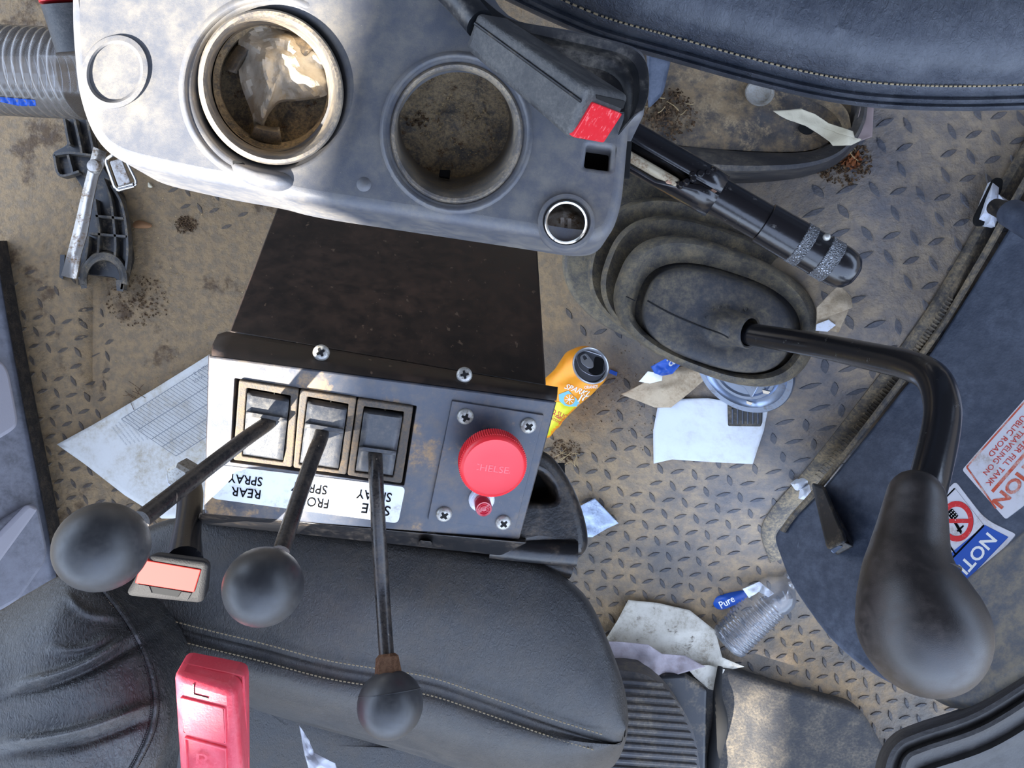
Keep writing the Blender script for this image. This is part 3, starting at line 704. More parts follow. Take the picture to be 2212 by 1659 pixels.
# ------------------------------------------------------------------ driver seat cushion
ds = Thing('driver_seat', 'large smooth blue black leather cushion edge across the top right', 'seat', P(1700, 50, .55))
edge = [(1028, -30), (1110, 10), (1200, 52), (1300, 92), (1450, 134), (1600, 176), (1750, 212), (1880, 232), (2050, 240), (2250, 236), (2500, 225)]
E_ = cr(edge, 6, False)
def off(pts, d):
    o = []
    for i, p in enumerate(pts):
        a = Vector(pts[max(i - 1, 0)][:2]); b = Vector(pts[min(i + 1, len(pts) - 1)][:2]); t = (b - a).normalized(); nn = Vector((t.y, -t.x)); o.append((p[0] + nn.x * d, p[1] + nn.y * d))
    return o
SZ = .66
rows = []
for d, z in ((10, SZ - .10), (2, SZ - .06), (0, SZ - .036), (3, SZ - .028), (9, SZ - .024), (14, SZ - .027), (18, SZ - .022), (24, SZ - .018), (30, SZ - .021), (36, SZ - .016), (44, SZ - .010), (52, SZ - .0075), (54, SZ - .0085), (57, SZ - .007), (75, SZ + .002), (110, SZ + .012), (160, SZ + .020), (230, SZ + .022), (330, SZ + .018), (500, SZ + .010)):
    rows.append([P(x, y, z + .0018 * noise.noise(Vector((x * .02, y * .03 + d * .02, 1)))) for x, y in off(E_, d)])
ds.add('cushion', grid(rows), m_leather2)
st = off(E_, 54); sts = []
L_ = len(st)
acc = 0
for i in range(L_ - 1):
    a = Vector(st[i][:2]); b = Vector(st[i + 1][:2]); n_ = max(1, int((b - a).length / 9))
    for q in range(n_):
        p0 = a.lerp(b, q / n_); p1 = a.lerp(b, (q + .6) / n_); sts.append(tube([P(*p0, SZ - .0066), P(*p1, SZ - .0066)], .0007, 5))
ds.add('stitching', merge(*sts), m_thread, kind='stuff', label='yellowed seam stitching')

# ------------------------------------------------------------------ seat belt buckle at the top
bk = Thing('belt_buckle', 'charcoal seat belt buckle with bright red button lying on the console', 'buckle', P(1180, 170, .72))
V0, V1, V2, V3 = P(1273, 188, .795), P(1230, 302, .775), P(1304, 312, .725), P(1362, 208, .745)
B0, B1, B2, B3 = P(1030, 24, .765), P(1003, 104, .748), P(1040, 115, .725), P(1090, 35, .735)
bk.add('housing', hexa([V0, V1, V2, V3], [B0, B1, B2, B3]), m_grey, bev=.0035)
endf = plane_3(V0, V1, V3); ef = Fr(V0, V3 - V0, V1 - V0) if (V3 - V0).cross(V1 - V0).z > 0 else Fr(V0, V1 - V0, V3 - V0)
bk.add('release_button', slab(ef.up(.0012), rnd([(1283, 222), (1345, 246), (1304, 309), (1238, 297)], 4), .003, .0006), m_redbtn, label='red release button')
bk.add('slot', slab(ef.up(.0006), rnd([(1288, 205), (1352, 219), (1346, 236), (1290, 214)], 3), .002, .0002), m_void)
sA = [lerp(lerp(B0, B1, .30), lerp(V0, V1, .30), t) for t in (.02, .98)]
bk.add('housing_seam', tube([p + V(-.0, 0, .0006) for p in sA], .0009, 8), m_black)
bk.add('belt_stalk', tubes([(930, -60, .74), (985, -8, .745), (1035, 50, .75)], .0085, 14), m_consdark)

# ------------------------------------------------------------------ hand brake lever
hb = Thing('hand_brake', 'glossy black chipped tube hand brake lever with knurled bands', 'lever', P(1320, 280, .58))
def HB(t, dy=0): # axis
    a = P(1322, 292, .655); b = P(1838, 590, .665); return lerp(a, b, t)
ax = (HB(1) - HB(0)).normalized()
Lh = (HB(1) - HB(0)).length
def hx(px):  # distance along axis for pixel x
    return (px - 1322) / (1838 - 1322) * Lh
R1 = .0128
hb.add('pipe', lathe(HB(0), ax, [(R1, hx(1500)), (R1, hx(1660))], 32), m_paintrod)
hb.add('grip', lathe(HB(0), ax, [(R1, hx(1650)), (.0142, hx(1652)), (.0144, hx(1722))], 36), m_paintrod)
for a, b in ((1722, 1744), (1772, 1800)):
    kn = []
    hb.add('knurled_band', lathe(HB(0), ax, [(.0144, hx(a)), (.0150, hx(a + 1.5)), (.0147, hx(a + 4)), (.0147, hx(b - 4)), (.0150, hx(b - 1.5)), (.0144, hx(b))], 72, False, False), m_knurl, label='knurled silver band')
hb.add('middle_band', lathe(HB(0), ax, [(.0142, hx(1744)), (.0142, hx(1772))], 36), m_paintrod)
hb.add('end_cap', lathe(HB(0), ax, [(.0143, hx(1800)), (.0142, hx(1812)), (.0135, hx(1812) + .005), (.0115, hx(1812) + .0095), (.0075, hx(1812) + .0125), (.001, hx(1812) + .0135)], 36), m_paintrod)
hb.add('pin', ball(P(1786, 512, .684), .0025, 16), m_screw, label='small bright pin head')
# outer channel: open U with slot
x_, y_ = perp(ax)
upv = (V(0, 0, 1) - ax * ax.z).normalized(); sd_ = ax.cross(upv)
def cyl_arc(a0, a1, r, t0, t1, n=18, m=8, cut=None):
    rows = []
    for i in range(m + 1):
        t = t0 + (t1 - t0) * i / m; row = []
        aa0 = a0 if not cut else a0 + cut(i / m)
        for j in range(n + 1):
            a = math.radians(aa0 + (a1 - aa0) * j / n); row.append(HB(0) + ax * t + (upv * math.cos(a) + sd_ * math.sin(a)) * r)
        rows.append(row)
    return grid(rows)
hb.add('channel', cyl_arc(66, 370, .0158, hx(1250), hx(1552), cut=lambda s: -48 * S(.62, .85, s)), m_paintrod, solid=-.0014)
hb.add('inner_bracket', obox(Fr(HB(0), ax, -sd_), hx(1340), hx(1478), -.0125, -.0065, .003, .0115), m_slot, bev=.002, label='beige linkage inside the slot')
hb.add('weld_bead', merge(*[ball(HB(0) + ax * hx(q) + (upv * math.cos(a) + sd_ * math.sin(a)) * .0145, .0022 + .001 * random.random(), 10) for q, a in ((1488, .5), (1496, .25), (1502, -.1), (1512, -.35), (1520, -.7), (1482, .75), (1490, .1))]), m_paintrod)
hb.add('paint_chip', merge(*[ball(HB(0) + ax * hx(q) + (upv * math.cos(a) + sd_ * math.sin(a)) * R1 * r_, .0022 + .0018 * random.random(), 8, (1, .6, .5)) for q, a, r_ in ((1478, .9, 1.12), (1462, .85, 1.2), (1526, .45, .95), (1540, .2, .95), (1546, .5, .95), (1515, .8, 1.0), (1536, .3, .95))]), m_chip, kind='stuff', label='bare chipped spots')

# ------------------------------------------------------------------ rubber gear boot and gear lever
gb = Thing('gear_boot', 'dusty rubber bellows boot with stepped oval rings on the floor', 'gear boot', FP(1500, 600))
def ringst(c, a, b, ang, z, s=1): return [P(x, y, z) for x, y in stad(c[0], c[1], a * s, b * s, ang)][::-1]
A0 = ((1478, 572), 262, 188, 17); A1 = ((1502, 606), 232, 160, 19); A2 = ((1524, 636), 228, 148, 20); A3 = ((1548, 672), 226, 138, 21); A4 = ((1550, 692), 164, 98, 18)
def RG(A, z, s=1): return ringst(A[0], A[1], A[2], A[3], z, s)
seqr = [RG(A0, .20, 1.0), RG(A0, .238, 1.0), RG(A0, .246, .985), RG(A0, .249, .95), RG(A1, .250, 1.02), RG(A1, .256, .96), RG(A1, .268, .97), RG(A1, .284, 1.0), RG(A1, .294, .995), RG(A1, .299, .96), RG(A1, .296, .925),
        RG(A2, .288, .93), RG(A2, .298, .945), RG(A2, .314, 1.0), RG(A2, .324, .995), RG(A2, .329, .95), RG(A2, .326, .915), RG(A3, .318, .92), RG(A3, .328, .94), RG(A3, .348, 1.0), RG(A3, .360, .995), RG(A3, .367, .955), RG(A3, .369, .90), RG(A3, .363, .84), RG(A4, .352, 1.10)]
gb.add('bellows', loft(seqr), m_rubber, ang=60)
topr = [RG(A4, .345, 1.12), RG(A4, .352, 1.02), RG(A4, .366, 1.0), RG(A4, .373, .975), RG(A4, .376, .92), RG(A4, .377, .8)]
hub = (1572, 706)
for s, z in ((.60, .378), (.45, .377), (.34, .376), (.27, .378), (.22, .385), (.17, .392), (.12, .396), (.03, .397)):
    c = (A4[0][0] + (hub[0] - A4[0][0]) * min(1, (.8 - s) * 1.6), A4[0][1] + (hub[1] - A4[0][1]) * min(1, (.8 - s) * 1.6))
    topr.append([P(x, y, z) for x, y in stad(c[0], c[1], A4[1] * s, A4[2] * s * (1 + (.8 - s) * .7), A4[3], p=2)][::-1])
tp = gb.add('top_plate', loft(topr, False, True), m_rubbert, ang=60, label='smoother oval top of the boot')
m_line = mat('mould_seam', (20, 20, 22), .8)
gbv = __import__('mathutils.bvhtree', fromlist=['BVHTree']).BVHTree.FromPolygons([tuple(v) for v in loft(topr, False, True)[0]], loft(topr, False, True)[1])
ms_ = []
for x, y in cr([(1399, 650), (1450, 678), (1510, 704), (1560, 722), (1586, 740)], 8, False):
    hit = gbv.ray_cast(Vector((0, 0, H)), Vector(((x - CX) / F, (CY - y) / F, -1)).normalized())
    if hit[0]: ms_.append(hit[0] + V(0, 0, .0002))
gb.add('mould_seam', tube(ms_, .0009, 8), m_line, parent=tp)
gb.add('mould_seam', tubes([(1332, 640, .352), (1350, 640, .366), (1372, 650, .368)], .0006, 8), m_line)
for x, y in ((1525, 686), (1543, 669), (1556, 664), (1572, 664), (1598, 690), (1612, 668)): gb.add('moulding_dot', lathe(P(x, y, .3765), (0, 0, 1), [(.0028, 0), (.0028, .0012), (.0018, .0014), (.0016, .0004)], 16), m_rubbert, parent=tp)
ld = (P(1660, 728, .41) - P(1590, 714, .378)).normalized()
gb.add('neck', lathe(P(1560, 706, .368), ld, [(.023, -.004), (.0205, .008), (.0188, .018), (.0176, .026), (.0178, .036), (.0168, .037), (.0150, .036)], 32, True, False), m_rubbert, ang=60)
gl = Thing('gear_lever', 'bent glossy black gear lever with large dark brown teardrop knob', 'lever', P(1600, 716, .38))
gl.add('rod', tubes([(1570, 709, .365), (1612, 720, .392), (1760, 745, .47), (1890, 772, .555), (1965, 790, .60), (2014, 816, .63), (2034, 866, .650), (2032, 930, .665), (2006, 1040, .69), (1985, 1110, .70)], .0118, 24, 6), m_paintrod)
m_bigknob = mat('brown_black_knob', (30, 27, 27), .34, coat=.28, speck=((90, 84, 80), 500, -.03), bump=(1800, .00012), dust=((60, 52, 48), .35, 18, .2))
ks = [(1981, 1046, .70, 40), (1980, 1056, .702, 54), (1977, 1090, .705, 61), (1971, 1140, .710, 69), (1965, 1190, .716, 79), (1965, 1235, .722, 95), (1973, 1280, .728, 113), (1983, 1320, .732, 126), (1992, 1355, .734, 131), (2003, 1392, .733, 124), (2014, 1425, .731, 106), (2024, 1453, .729, 76), (2031, 1470, .728, 42), (2033, 1478, .7275, 12)]
q = cr(ks, 5, False)
kp = gl.add('knob', tube([P(a[0], a[1], a[2]) for a in q], [a[3] / F * (H - a[2]) for a in q], 48), m_bigknob, ang=80)
cc = P(1966, 1232, .720); axk = (P(1990, 1340, .733) - P(1965, 1190, .716)).normalized(); xx, yy = perp(axk)
rk = 96 / F * (H - .72)
gl.add('mould_line', tube([cc + (xx * math.cos(t / 30 * 2 * math.pi) + yy * math.sin(t / 30 * 2 * math.pi)) * (rk * .985) for t in range(31)], .0007, 6), m_bigknob, parent=kp)

# ------------------------------------------------------------------ engine cover on the right, seam bead, stickers
EN = plane_3(P(2150, 520, .425), P(1700, 1130, .275), P(2212, 1300, .53))
en = Thing('engine_cover', 'dark blue grey moulded engine cover rising at the right', 'engine cover', P(2000, 1000, .2))
en_out = [(2340, 250), (2225, 410), (2142, 546), (2004, 764), (1867, 940), (1764, 1066), (1680, 1138), (1668, 1162), (1704, 1262), (1790, 1385), (1880, 1458), (1980, 1505), (2092, 1524), (2230, 1440), (2500, 1300), (2800, 800), (2700, 200)]
en.add('cover_panel', slab(EN, rnd(en_out, [10, 40, 40, 40, 40, 40, 30, 20, 40, 60, 60, 60, 20, 10, 10, 10, 10], 4), .14, .006, seg=4), m_engine)
EN2 = plane_3(EN.at(1950, 1340, .004), EN.at(2212, 1130, .004), P(2212, 1440, EN.at(2212, 1440).z + .05))
en.add('lower_bulge', slab(EN2, rnd([(1925, 1452), (1960, 1360), (2090, 1240), (2180, 1165), (2260, 1100), (2700, 1000), (2500, 1330), (2210, 1446), (2092, 1520), (2000, 1502)], 20), .02, .006, seg=4), m_engine2, label='paler dusty lower bulge')
# bead strip between mat and cover
bead = cr([(2260, 230), (2150, 420), (2080, 545), (1985, 700), (1850, 880), (1740, 1020), (1672, 1098), (1648, 1150), (1668, 1215)], 7, False)
bd = Thing('mat_edge_bead', 'raised dusty rubber bead between diamond mat and engine cover', 'trim strip', FP(1900, 830))
rows = []
for d, h in ((-6, -.004), (-3, .004), (4, .008), (14, .010), (24, .009), (32, .005), (38, .0), (46, -.002)):
    rows.append([P(x, y, max(FZ(x, y), 0) + h) for x, y in off(bead, d)])
bd.add('bead', grid(rows), m_seam)
for side, name in ((43, 'lip'),):
    ll = off(bead[:int(len(bead) * .84)], side)
    bd.add(name, tube([EN.at(x, y, .004) for x, y in ll], .0036, 8), m_seam, label='thin pale rubber lip')
rb = []
mid = off(bead, -12)
acc = 0
for i in range(len(mid) - 1):
    a = Vector(mid[i][:2]); b = Vector(mid[i + 1][:2])
    if not (2020 > a.x > 1740): continue
    t = (b - a).normalized(); nn = Vector((t.y, -t.x))
    k_ = max(1, int((b - a).length / 7.5))
    for q in range(k_):
        c = a.lerp(b, q / k_); c0 = c + nn * 32; c1 = c + nn * 46; rb.append(tube([P(c0.x, c0.y, FZ(c0.x, c0.y) + .0095), P(c1.x, c1.y, FZ(c1.x, c1.y) + .004)], .0014, 5))
bd.add('rib', merge(*rb), m_seam, kind='stuff')

# notice sticker
ns = Thing('notice_sticker', 'blue and white notice sticker with red prohibition circle behind knob', 'sticker', EN.at(2090, 1160))
ns.add('backing', decal(EN, rnd([(2064, 1039), (2128, 1122), (2196, 1154), (2085, 1278), (1960, 1300), (1985, 1120)], [10, 30, 8, 8, 4, 4]), .0009), m_sticker)
NF = EN.up(.0010)
ns.add('header_band', decal(NF, [(2127, 1134), (2178, 1160), (2090, 1252), (2040, 1240), (2010, 1235), (2062, 1188)], .0004), m_blueink, label='blue header band')
ns.add('lettering', text(NF.up(.0006), 'NOTICE', (2093, 1216), (-.66, .75), 27, .0002, 150, bold=.02), m_white)
def ringdecal(fr, c, r0, r1, h=.0004, ec=1.0): return slab(fr.up(h), circ(c[0], c[1], r0, r0 * ec, 48), h * .8, h * .2, holes=[circ(c[0], c[1], r1, r1 * ec, 48)], seg=1)
ns.add('red_circle', ringdecal(NF, (2066, 1126), 36, 26, .0006, 1.22), m_redbtn)
ns.add('red_bar', decal(NF.up(.0004), [(2030, 1121), (2102, 1121), (2102, 1130), (2030, 1130)], .0003), m_redbtn)
ns.add('phone_symbol', merge(decal(NF.up(.0002), rnd([(2044, 1108), (2056, 1098), (2070, 1114), (2058, 1126)], 2), .0003), decal(NF.up(.0002), [(2058, 1126), (2063, 1124), (2078, 1148), (2072, 1150)], .0003), decal(NF.up(.0002), [(2066, 1146), (2080, 1134), (2082, 1137), (2069, 1149)], .0003), decal(NF.up(.0002), [(2072, 1146), (2075, 1145), (2077, 1152), (2074, 1153)], .0003)), m_ink)
ns.add('keypad_dot', merge(*[decal(NF.up(.0008), circ(2051 + i * 4.2 + j * 3.4, 1106 + i * 4.4 - j * 3.4 + 4, 1.3, n=8), .0002) for i in range(4) for j in range(3)]), m_white)
lw_ = lambda a, b, w=1.6: decal(NF.up(.0003), [(a[0] - w * .5, a[1] - w), (a[0] + w, a[1] + w * .5), (b[0] + w, b[1] + w * .5), (b[0] - w * .5, b[1] - w)], .0002)
ns.add('border_line', merge(lw_((2062, 1054), (2124, 1134), 1.2), decal(NF.up(.0003), [(2061, 1054), (2063, 1056), (2030, 1090), (2028, 1088)], .0002), decal(NF.up(.0003), [(2124, 1133), (2127, 1136), (2046, 1220), (2043, 1217)], .0002), decal(NF.up(.0003), [(2035, 1160), (2038, 1159), (2067, 1198), (2064, 1200)], .0002)), m_ink)
ns.add('lettering', text(NF.up(.0003), 'NO', (2028, 1190), (-.66, .75), 15, .0002, 24), m_ink)
# caution sticker
cs = Thing('caution_sticker', 'red and white warning sticker with faded red heading, at right edge', 'sticker', EN.at(2160, 1000))
cs.add('backing', decal(EN, rnd([(2078, 1015), (2104, 984), (2225, 848), (2500, 540), (2620, 640), (2330, 960), (2212, 1092), (2172, 1122)], [6, 10, 8, 4, 4, 4, 10, 6]), .0009), m_sticker)
def line4(a, b, w): # constant width stripe
    t = (Vector(b) - Vector(a)).normalized(); nn = Vector((-t.y, t.x)) * w / 2; return [tuple(Vector(a) + nn), tuple(Vector(b) + nn), tuple(Vector(b) - nn), tuple(Vector(a) - nn)]
cs.add('border_line', merge(decal(NF, line4((2088, 1009), (2480, 568), 3.5), .0003), decal(NF, line4((2088, 1009), (2151, 1098), 3.5), .0003)), m_rust)
cs.add('divider_bar', decal(NF, line4((2143, 1062), (2360, 812), 7), .0004), m_rust)
dT = (-.66, .75)
cs.add('lettering', merge(text(NF, 'NEVER FILL TANK', (2182, 992), dT, 13, .0004, 150), text(NF, 'WHEN TRAVELING ON', (2187, 956), dT, 13, .0004, 184), text(NF, 'PUBLIC ROAD', (2178, 939), dT, 13, .0004, 122)), m_redink)
cs.add('heading', text(NF, 'CAUTION', (2224, 1010), dT, 30, .0004, 222, bold=.03), m_rust, label='worn red heading')

# clips and hooks along the bead
def clip(label, a, pts, z):
    t = Thing('plastic_clip', label, 'clip', P(*a, z)); t.add('body', pillow(pts[0], z, .008, 3, 6, None, .008, smooth=False, k=3), m_clip)
    for p in pts[1:]: t.add('tongue', pillow(p, z + .006, .006, 3, 6, None, .006, smooth=False, k=3), m_clip)
    return t
zc1 = FZ(2150, 440) + .020
clip('white plastic clip set in a slot at the far right', (2145, 440), [[(2145, 390), (2160, 402), (2158, 428), (2140, 488), (2112, 478), (2128, 430)], [(2158, 420), (2186, 438), (2182, 446), (2155, 436)], [(2142, 450), (2160, 460), (2150, 490), (2130, 486)]], zc1)
solo('mat_slot', merge(slab(plane_z(zc1 - .004 + .006), rnd([(2150, 382), (2168, 386), (2165, 410), (2128, 488), (2108, 486), (2106, 470)], 8), .004, .0006)), m_void, 'dark slot cut in the mat around the far right clip', 'slot')
zc2 = FZ(1735, 1045) + .010
clip('white plastic clip at the cover corner, left of the black bracket', (1735, 1045), [[(1712, 1046), (1744, 1018), (1754, 1034), (1736, 1056), (1722, 1060)], [(1732, 1056), (1748, 1046), (1752, 1062), (1742, 1080), (1728, 1078)]], zc2)
hk = Thing('black_bracket', 'worn black folded metal bracket standing on the engine cover', 'bracket', EN.at(1790, 1120))
hk.add('arm', hexa([EN.at(1752, 1042, .030), EN.at(1782, 1050, .034), EN.at(1832, 1172, .060), EN.at(1786, 1190, .056)], [EN.at(1752, 1042, .0), EN.at(1782, 1050, .0), EN.at(1830, 1160, .01), EN.at(1795, 1180, .01)]), m_black, bev=.004)
hk.add('end_face', hexa([P(1798, 1186, EN.at(1798, 1186).z + .062), P(1824, 1170, EN.at(1824, 1170).z + .062), P(1846, 1180, EN.at(1846, 1180).z + .05), P(1808, 1200, EN.at(1808, 1200).z + .05)], [P(1798, 1186, .30), P(1824, 1170, .30), P(1842, 1176, .30), P(1808, 1196, .30)]), m_black, bev=.002)
hk.add('mirror_tip', slab(plane_n(P(1806, 1188, EN.at(1806, 1188).z + .0645), (0, -.15, 1)), rnd([(1795, 1190), (1812, 1178), (1822, 1180), (1802, 1196)], 3), .001, .0003), m_tin)
hk.add('side_flange', hexa([EN.at(1790, 1085, .03), EN.at(1806, 1100, .03), EN.at(1844, 1176, .03), EN.at(1836, 1178, .04)], [EN.at(1790, 1085, .0), EN.at(1806, 1100, .0), EN.at(1844, 1176, .0), EN.at(1836, 1178, .0)]), m_black, bev=.001)
rh = Thing('rubber_rod', 'black rubber sleeved rod entering at the right edge by the clip', 'rod', P(2190, 460, .45))
rh.add('sleeve', tubes([(2148, 446, .475), (2190, 462, .50)], [.0075, .0098], 20), m_black)
rh.add('shaft', tubes([(2185, 460, .50), (2215, 478, .52), (2300, 530, .56)], .0125, 20), m_engine)

# ------------------------------------------------------------------ tub under the driver seat
tb = Thing('storage_tub', 'dirty black plastic tub under the driver seat edge', 'tub', P(1600, 280, .22))
tz = .395
tb.add('tub_floor', pillow([(1300, 60), (1500, 40), (1760, 90), (1850, 190), (1845, 260), (1800, 300), (1740, 326), (1600, 325), (1450, 312), (1320, 290)], tz, .0, 3, 14, None, .02, .004, 30, 5), m_tub)
pin = cr([(1240, 300), (1340, 310), (1500, 318), (1620, 328), (1740, 328), (1800, 306), (1832, 262), (1836, 210), (1800, 150)], 7, False)
pmid = cr([(1240, 330), (1340, 338), (1500, 352), (1620, 358), (1740, 352), (1815, 326), (1858, 272), (1866, 210), (1830, 140)], 7, False)
pout = cr([(1240, 378), (1340, 384), (1500, 394), (1620, 396), (1740, 382), (1820, 348), (1872, 284), (1882, 210), (1850, 130)], 7, False)
rows = [[P(*p, tz + .002) for p in pin], [P(*(Vector(a).lerp(Vector(b), .35)), tz + .02) for a, b in zip(pin, pmid)], [P(*p, tz + .035) for p in pmid], [P(*(Vector(a).lerp(Vector(b), .3)), tz + .034) for a, b in zip(pmid, pout)], [P(*p, FZ(*p) - .004) for p in pout]]
tb.add('tub_wall', grid(rows[::-1]), m_tubwall, ang=40)
tb.add('side_slab', hexa([P(1396, 110, .52), P(1450, 128, .52), P(1432, 205, .50), P(1400, 236, .50)], [P(1396, 110, .38), P(1450, 128, .38), P(1432, 205, .38), P(1400, 236, .38)]), m_engine, bev=.004)
tb.add('drain_hole', slab(plane_z(tz + .0055), circ(1742, 278, 17, 12, 24, .3), .001, .0002), m_void)
tb.add('inner_ledge', grid([[P(x, y, tz + z) for x, y in cr([(1690, 195), (1760, 220), (1805, 250), (1826, 290)], 6, False)] if k == 0 else [P(x, y, tz + z) for x, y in cr([(1720, 175), (1790, 206), (1830, 240), (1840, 290)], 6, False)] for k, z in ((0, .004), (1, .022))]), m_tub)
solo('screw_cap', loft([[P(1641 + x, 200 + y, z) for x, y in circ(0, 0, r, r * .92, 40)][::-1] for r, z in ((32, tz + .001), (32, tz + .012), (29, tz + .015), (26, tz + .014), (23, tz + .010), (18, tz + .009), (4, tz + .0085))], True, True), m_capgrey, 'round grey plastic cap lying in the tub', 'cap')
solo('torn_paper', sheet([(1670, 240), (1700, 238), (1730, 235), (1760, 246), (1790, 266), (1820, 276), (1842, 284), (1846, 300), (1862, 302), (1838, 314), (1800, 315), (1792, 306), (1766, 288), (1740, 272), (1700, 258), (1684, 250)], lambda x, y: tz + .03 + .02 * S(1780, 1840, x), .006, 40, 4), m_torn, 'torn cream paper strip draped over the tub rim', 'paper', solid=.0006)
solo('mauve_strip', sheet([(1862, 212), (1888, 214), (1884, 296), (1856, 306), (1842, 300), (1852, 260)], lambda x, y: FZ(x, y) + .03, .003, 40, 4), m_lilacstrip, 'mauve plastic strip standing beside the tub end', 'strip', solid=.001)

# ------------------------------------------------------------------ litter on the floor
def fz(h): return lambda x, y: FZ(x, y) + h
ps = Thing('form_sheet', 'large printed form page on the floor left of the switch box', 'paper', FP(300, 950))
FQ = plane_z(.012)
ps.add('page', sheet([(123, 960), (200, 918), (330, 842), (420, 786), (452, 766), (560, 800), (560, 1000), (470, 1120), (350, 1120), (270, 1070), (180, 1000)], .008, .002, 14, 4), m_paper, solid=.0004)
A_ = Vector((262, 905)); B_ = Vector((452, 786)); C_ = Vector((380, 985)); 
ln = []
for i in range(30):
    t = i / 29; a = A_.lerp(B_, t) ; b = a + (C_ - A_)
    ln.append(decal(FQ, line4(a, b, 1.1), .0002))
for i in (0, .3, .55, .75, 1): 
    a = A_ + (C_ - A_) * i; b = B_ + (C_ - A_) * i; ln.append(decal(FQ, line4(a, b, 1.4), .0003))
ps.add('ruled_lines', merge(*ln), m_inkgrey, kind='stuff')
ps.add('lettering', merge(*[text(FQ, 'OPERATOR TO COMPLETE ALL ITEMS', (292 - i * 8 + 6, 922 + i * 4), (.62, .78), 3.2, .0003, 70 - i * 4) for i in range(6)], *[text(FQ, s, p, (.85, -.53), 7, .0003, 30) for s, p in (('E AZI', (432, 800)), ('TOTAL', (430, 818)))]), m_inkgrey)

# paper + pad + tin lid
solo('blank_sheet', sheet([(1424, 862), (1530, 860), (1660, 880), (1650, 930), (1626, 1002), (1540, 998), (1452, 992), (1412, 1001), (1411, 930)], fz(.006), .004, 22, 6), m_paper2, 'clean white paper square below the tin lid', 'paper', solid=.0005)
lz = .21
def floor_n(px, py, up=0):
    a, b, c = FP(px, py), FP(px + 60, py), FP(px, py - 60); n = (b - a).cross(c - a).normalized(); return plane_n(a + n * up, n)
LF = floor_n(1605, 830, .020); LF = plane_n(LF.at(1606, 799), LF.n); lo = LF.o
pdz = FZ(1608, 900) + .016; PDF = floor_n(1608, 900, .012)
pd = Thing('black_pad', 'small ribbed black rubber pad lying on the white paper', 'pad', P(1608, 905, pdz - .006))
pd.add('pad_body', slab(PDF, rnd([(1571, 870), (1646, 874), (1644, 922), (1572, 921)], 4), .006, .001), m_black)
for i in range(6): pd.add('rib', slab(PDF.up(.0016), line4((1582 + i * 11, 884), (1582 + i * 11, 916), 3), .0018, .0004), m_engine)
tl = Thing('tin_lid', 'shiny round tin lid half under the gear boot', 'lid', lo - LF.n * .012)
k_ = (H - lz) / F
tl.add('lid_disc', lathe(lo, LF.n, [(100 * k_, -.004), (101 * k_, 0), (99 * k_, .0015), (88 * k_, .0012), (84 * k_, -.002), (72 * k_, -.003), (68 * k_, .001), (66 * k_, .003), (60 * k_, .003), (57 * k_, 0.0005), (36 * k_, 0), (.1 * k_, 0)], 72), m_tin, ang=50)
tl.add('raised_bar', slab(LF.up(.003), rnd([(1574, 798), (1662, 798), (1646, 822), (1624, 862), (1606, 836), (1588, 830)], 6), .0035, .0012), m_tin)
tl.add('tab', slab(LF.up(.0042), [(1612, 866), (1626, 870), (1622, 876), (1612, 872)], .002, .0004), m_chrome)
tl.add('tab', slab(LF.up(.0042), [(1646, 842), (1664, 846), (1660, 852), (1648, 850)], .002, .0004), m_chrome)
# napkin and blue wrapper
solo('tan_napkin', sheet([(1350, 848), (1392, 826), (1440, 800), (1500, 784), (1545, 800), (1500, 840), (1450, 880), (1415, 880), (1380, 866), (1340, 851)], fz(.012), .012, 34, 5), m_napkin, 'crumpled tan napkin poking out below the gear boot', 'napkin', solid=.0006)
bw = Thing('blue_wrapper', 'crushed blue and white water bottle label by the gear boot', 'wrapper', FP(1440, 800))
bw.add('blue_part', sheet([(1406, 792), (1438, 774), (1476, 770), (1474, 784), (1452, 808), (1430, 812), (1414, 806)], fz(.030), .008, 60, 4), m_blueink, solid=.0005)
bw.add('white_part', sheet([(1380, 824), (1400, 802), (1432, 808), (1430, 822), (1404, 828)], fz(.024), .01, 60, 4), m_white, solid=.0005)
bw.add('lettering', text(plane_z(FZ(1450, 785) + .040), 'a', (1449, 781), (.9, -.5), 18, .0002), m_white)
solo('blue_scrap', sheet([(1318, 798), (1334, 804), (1332, 812), (1316, 806)], fz(.003), .001, 60, 3), m_blueink, 'tiny blue scrap beside the orange can', 'scrap', solid=.0004)
solo('folded_napkin', merge(sheet([(1764, 664), (1800, 626), (1814, 616), (1838, 640), (1842, 664), (1812, 676), (1764, 690)], fz(.020), .016, 30, 5), sheet([(1764, 690), (1812, 672), (1834, 668), (1812, 718), (1786, 712), (1762, 708)], fz(.012), .008, 30, 5)), m_napkin, 'folded tan napkin at the right side of the gear boot', 'napkin', solid=.0006)
solo('white_scrap', sheet([(1764, 700), (1790, 690), (1806, 702), (1788, 716), (1762, 714)], fz(.016), .004, 30, 5), m_clip, 'white paper scrap under the folded napkin', 'scrap', solid=.0006)
# plastic pouch bottom of box right
solo('plastic_pouch', sheet([(1240, 1100), (1285, 1076), (1336, 1130), (1310, 1142), (1280, 1160), (1240, 1160)], fz(.012), .006, 40, 5), m_pouch, 'shiny bluish plastic pouch on the floor beside the hinge cover', 'pouch', solid=.0005)

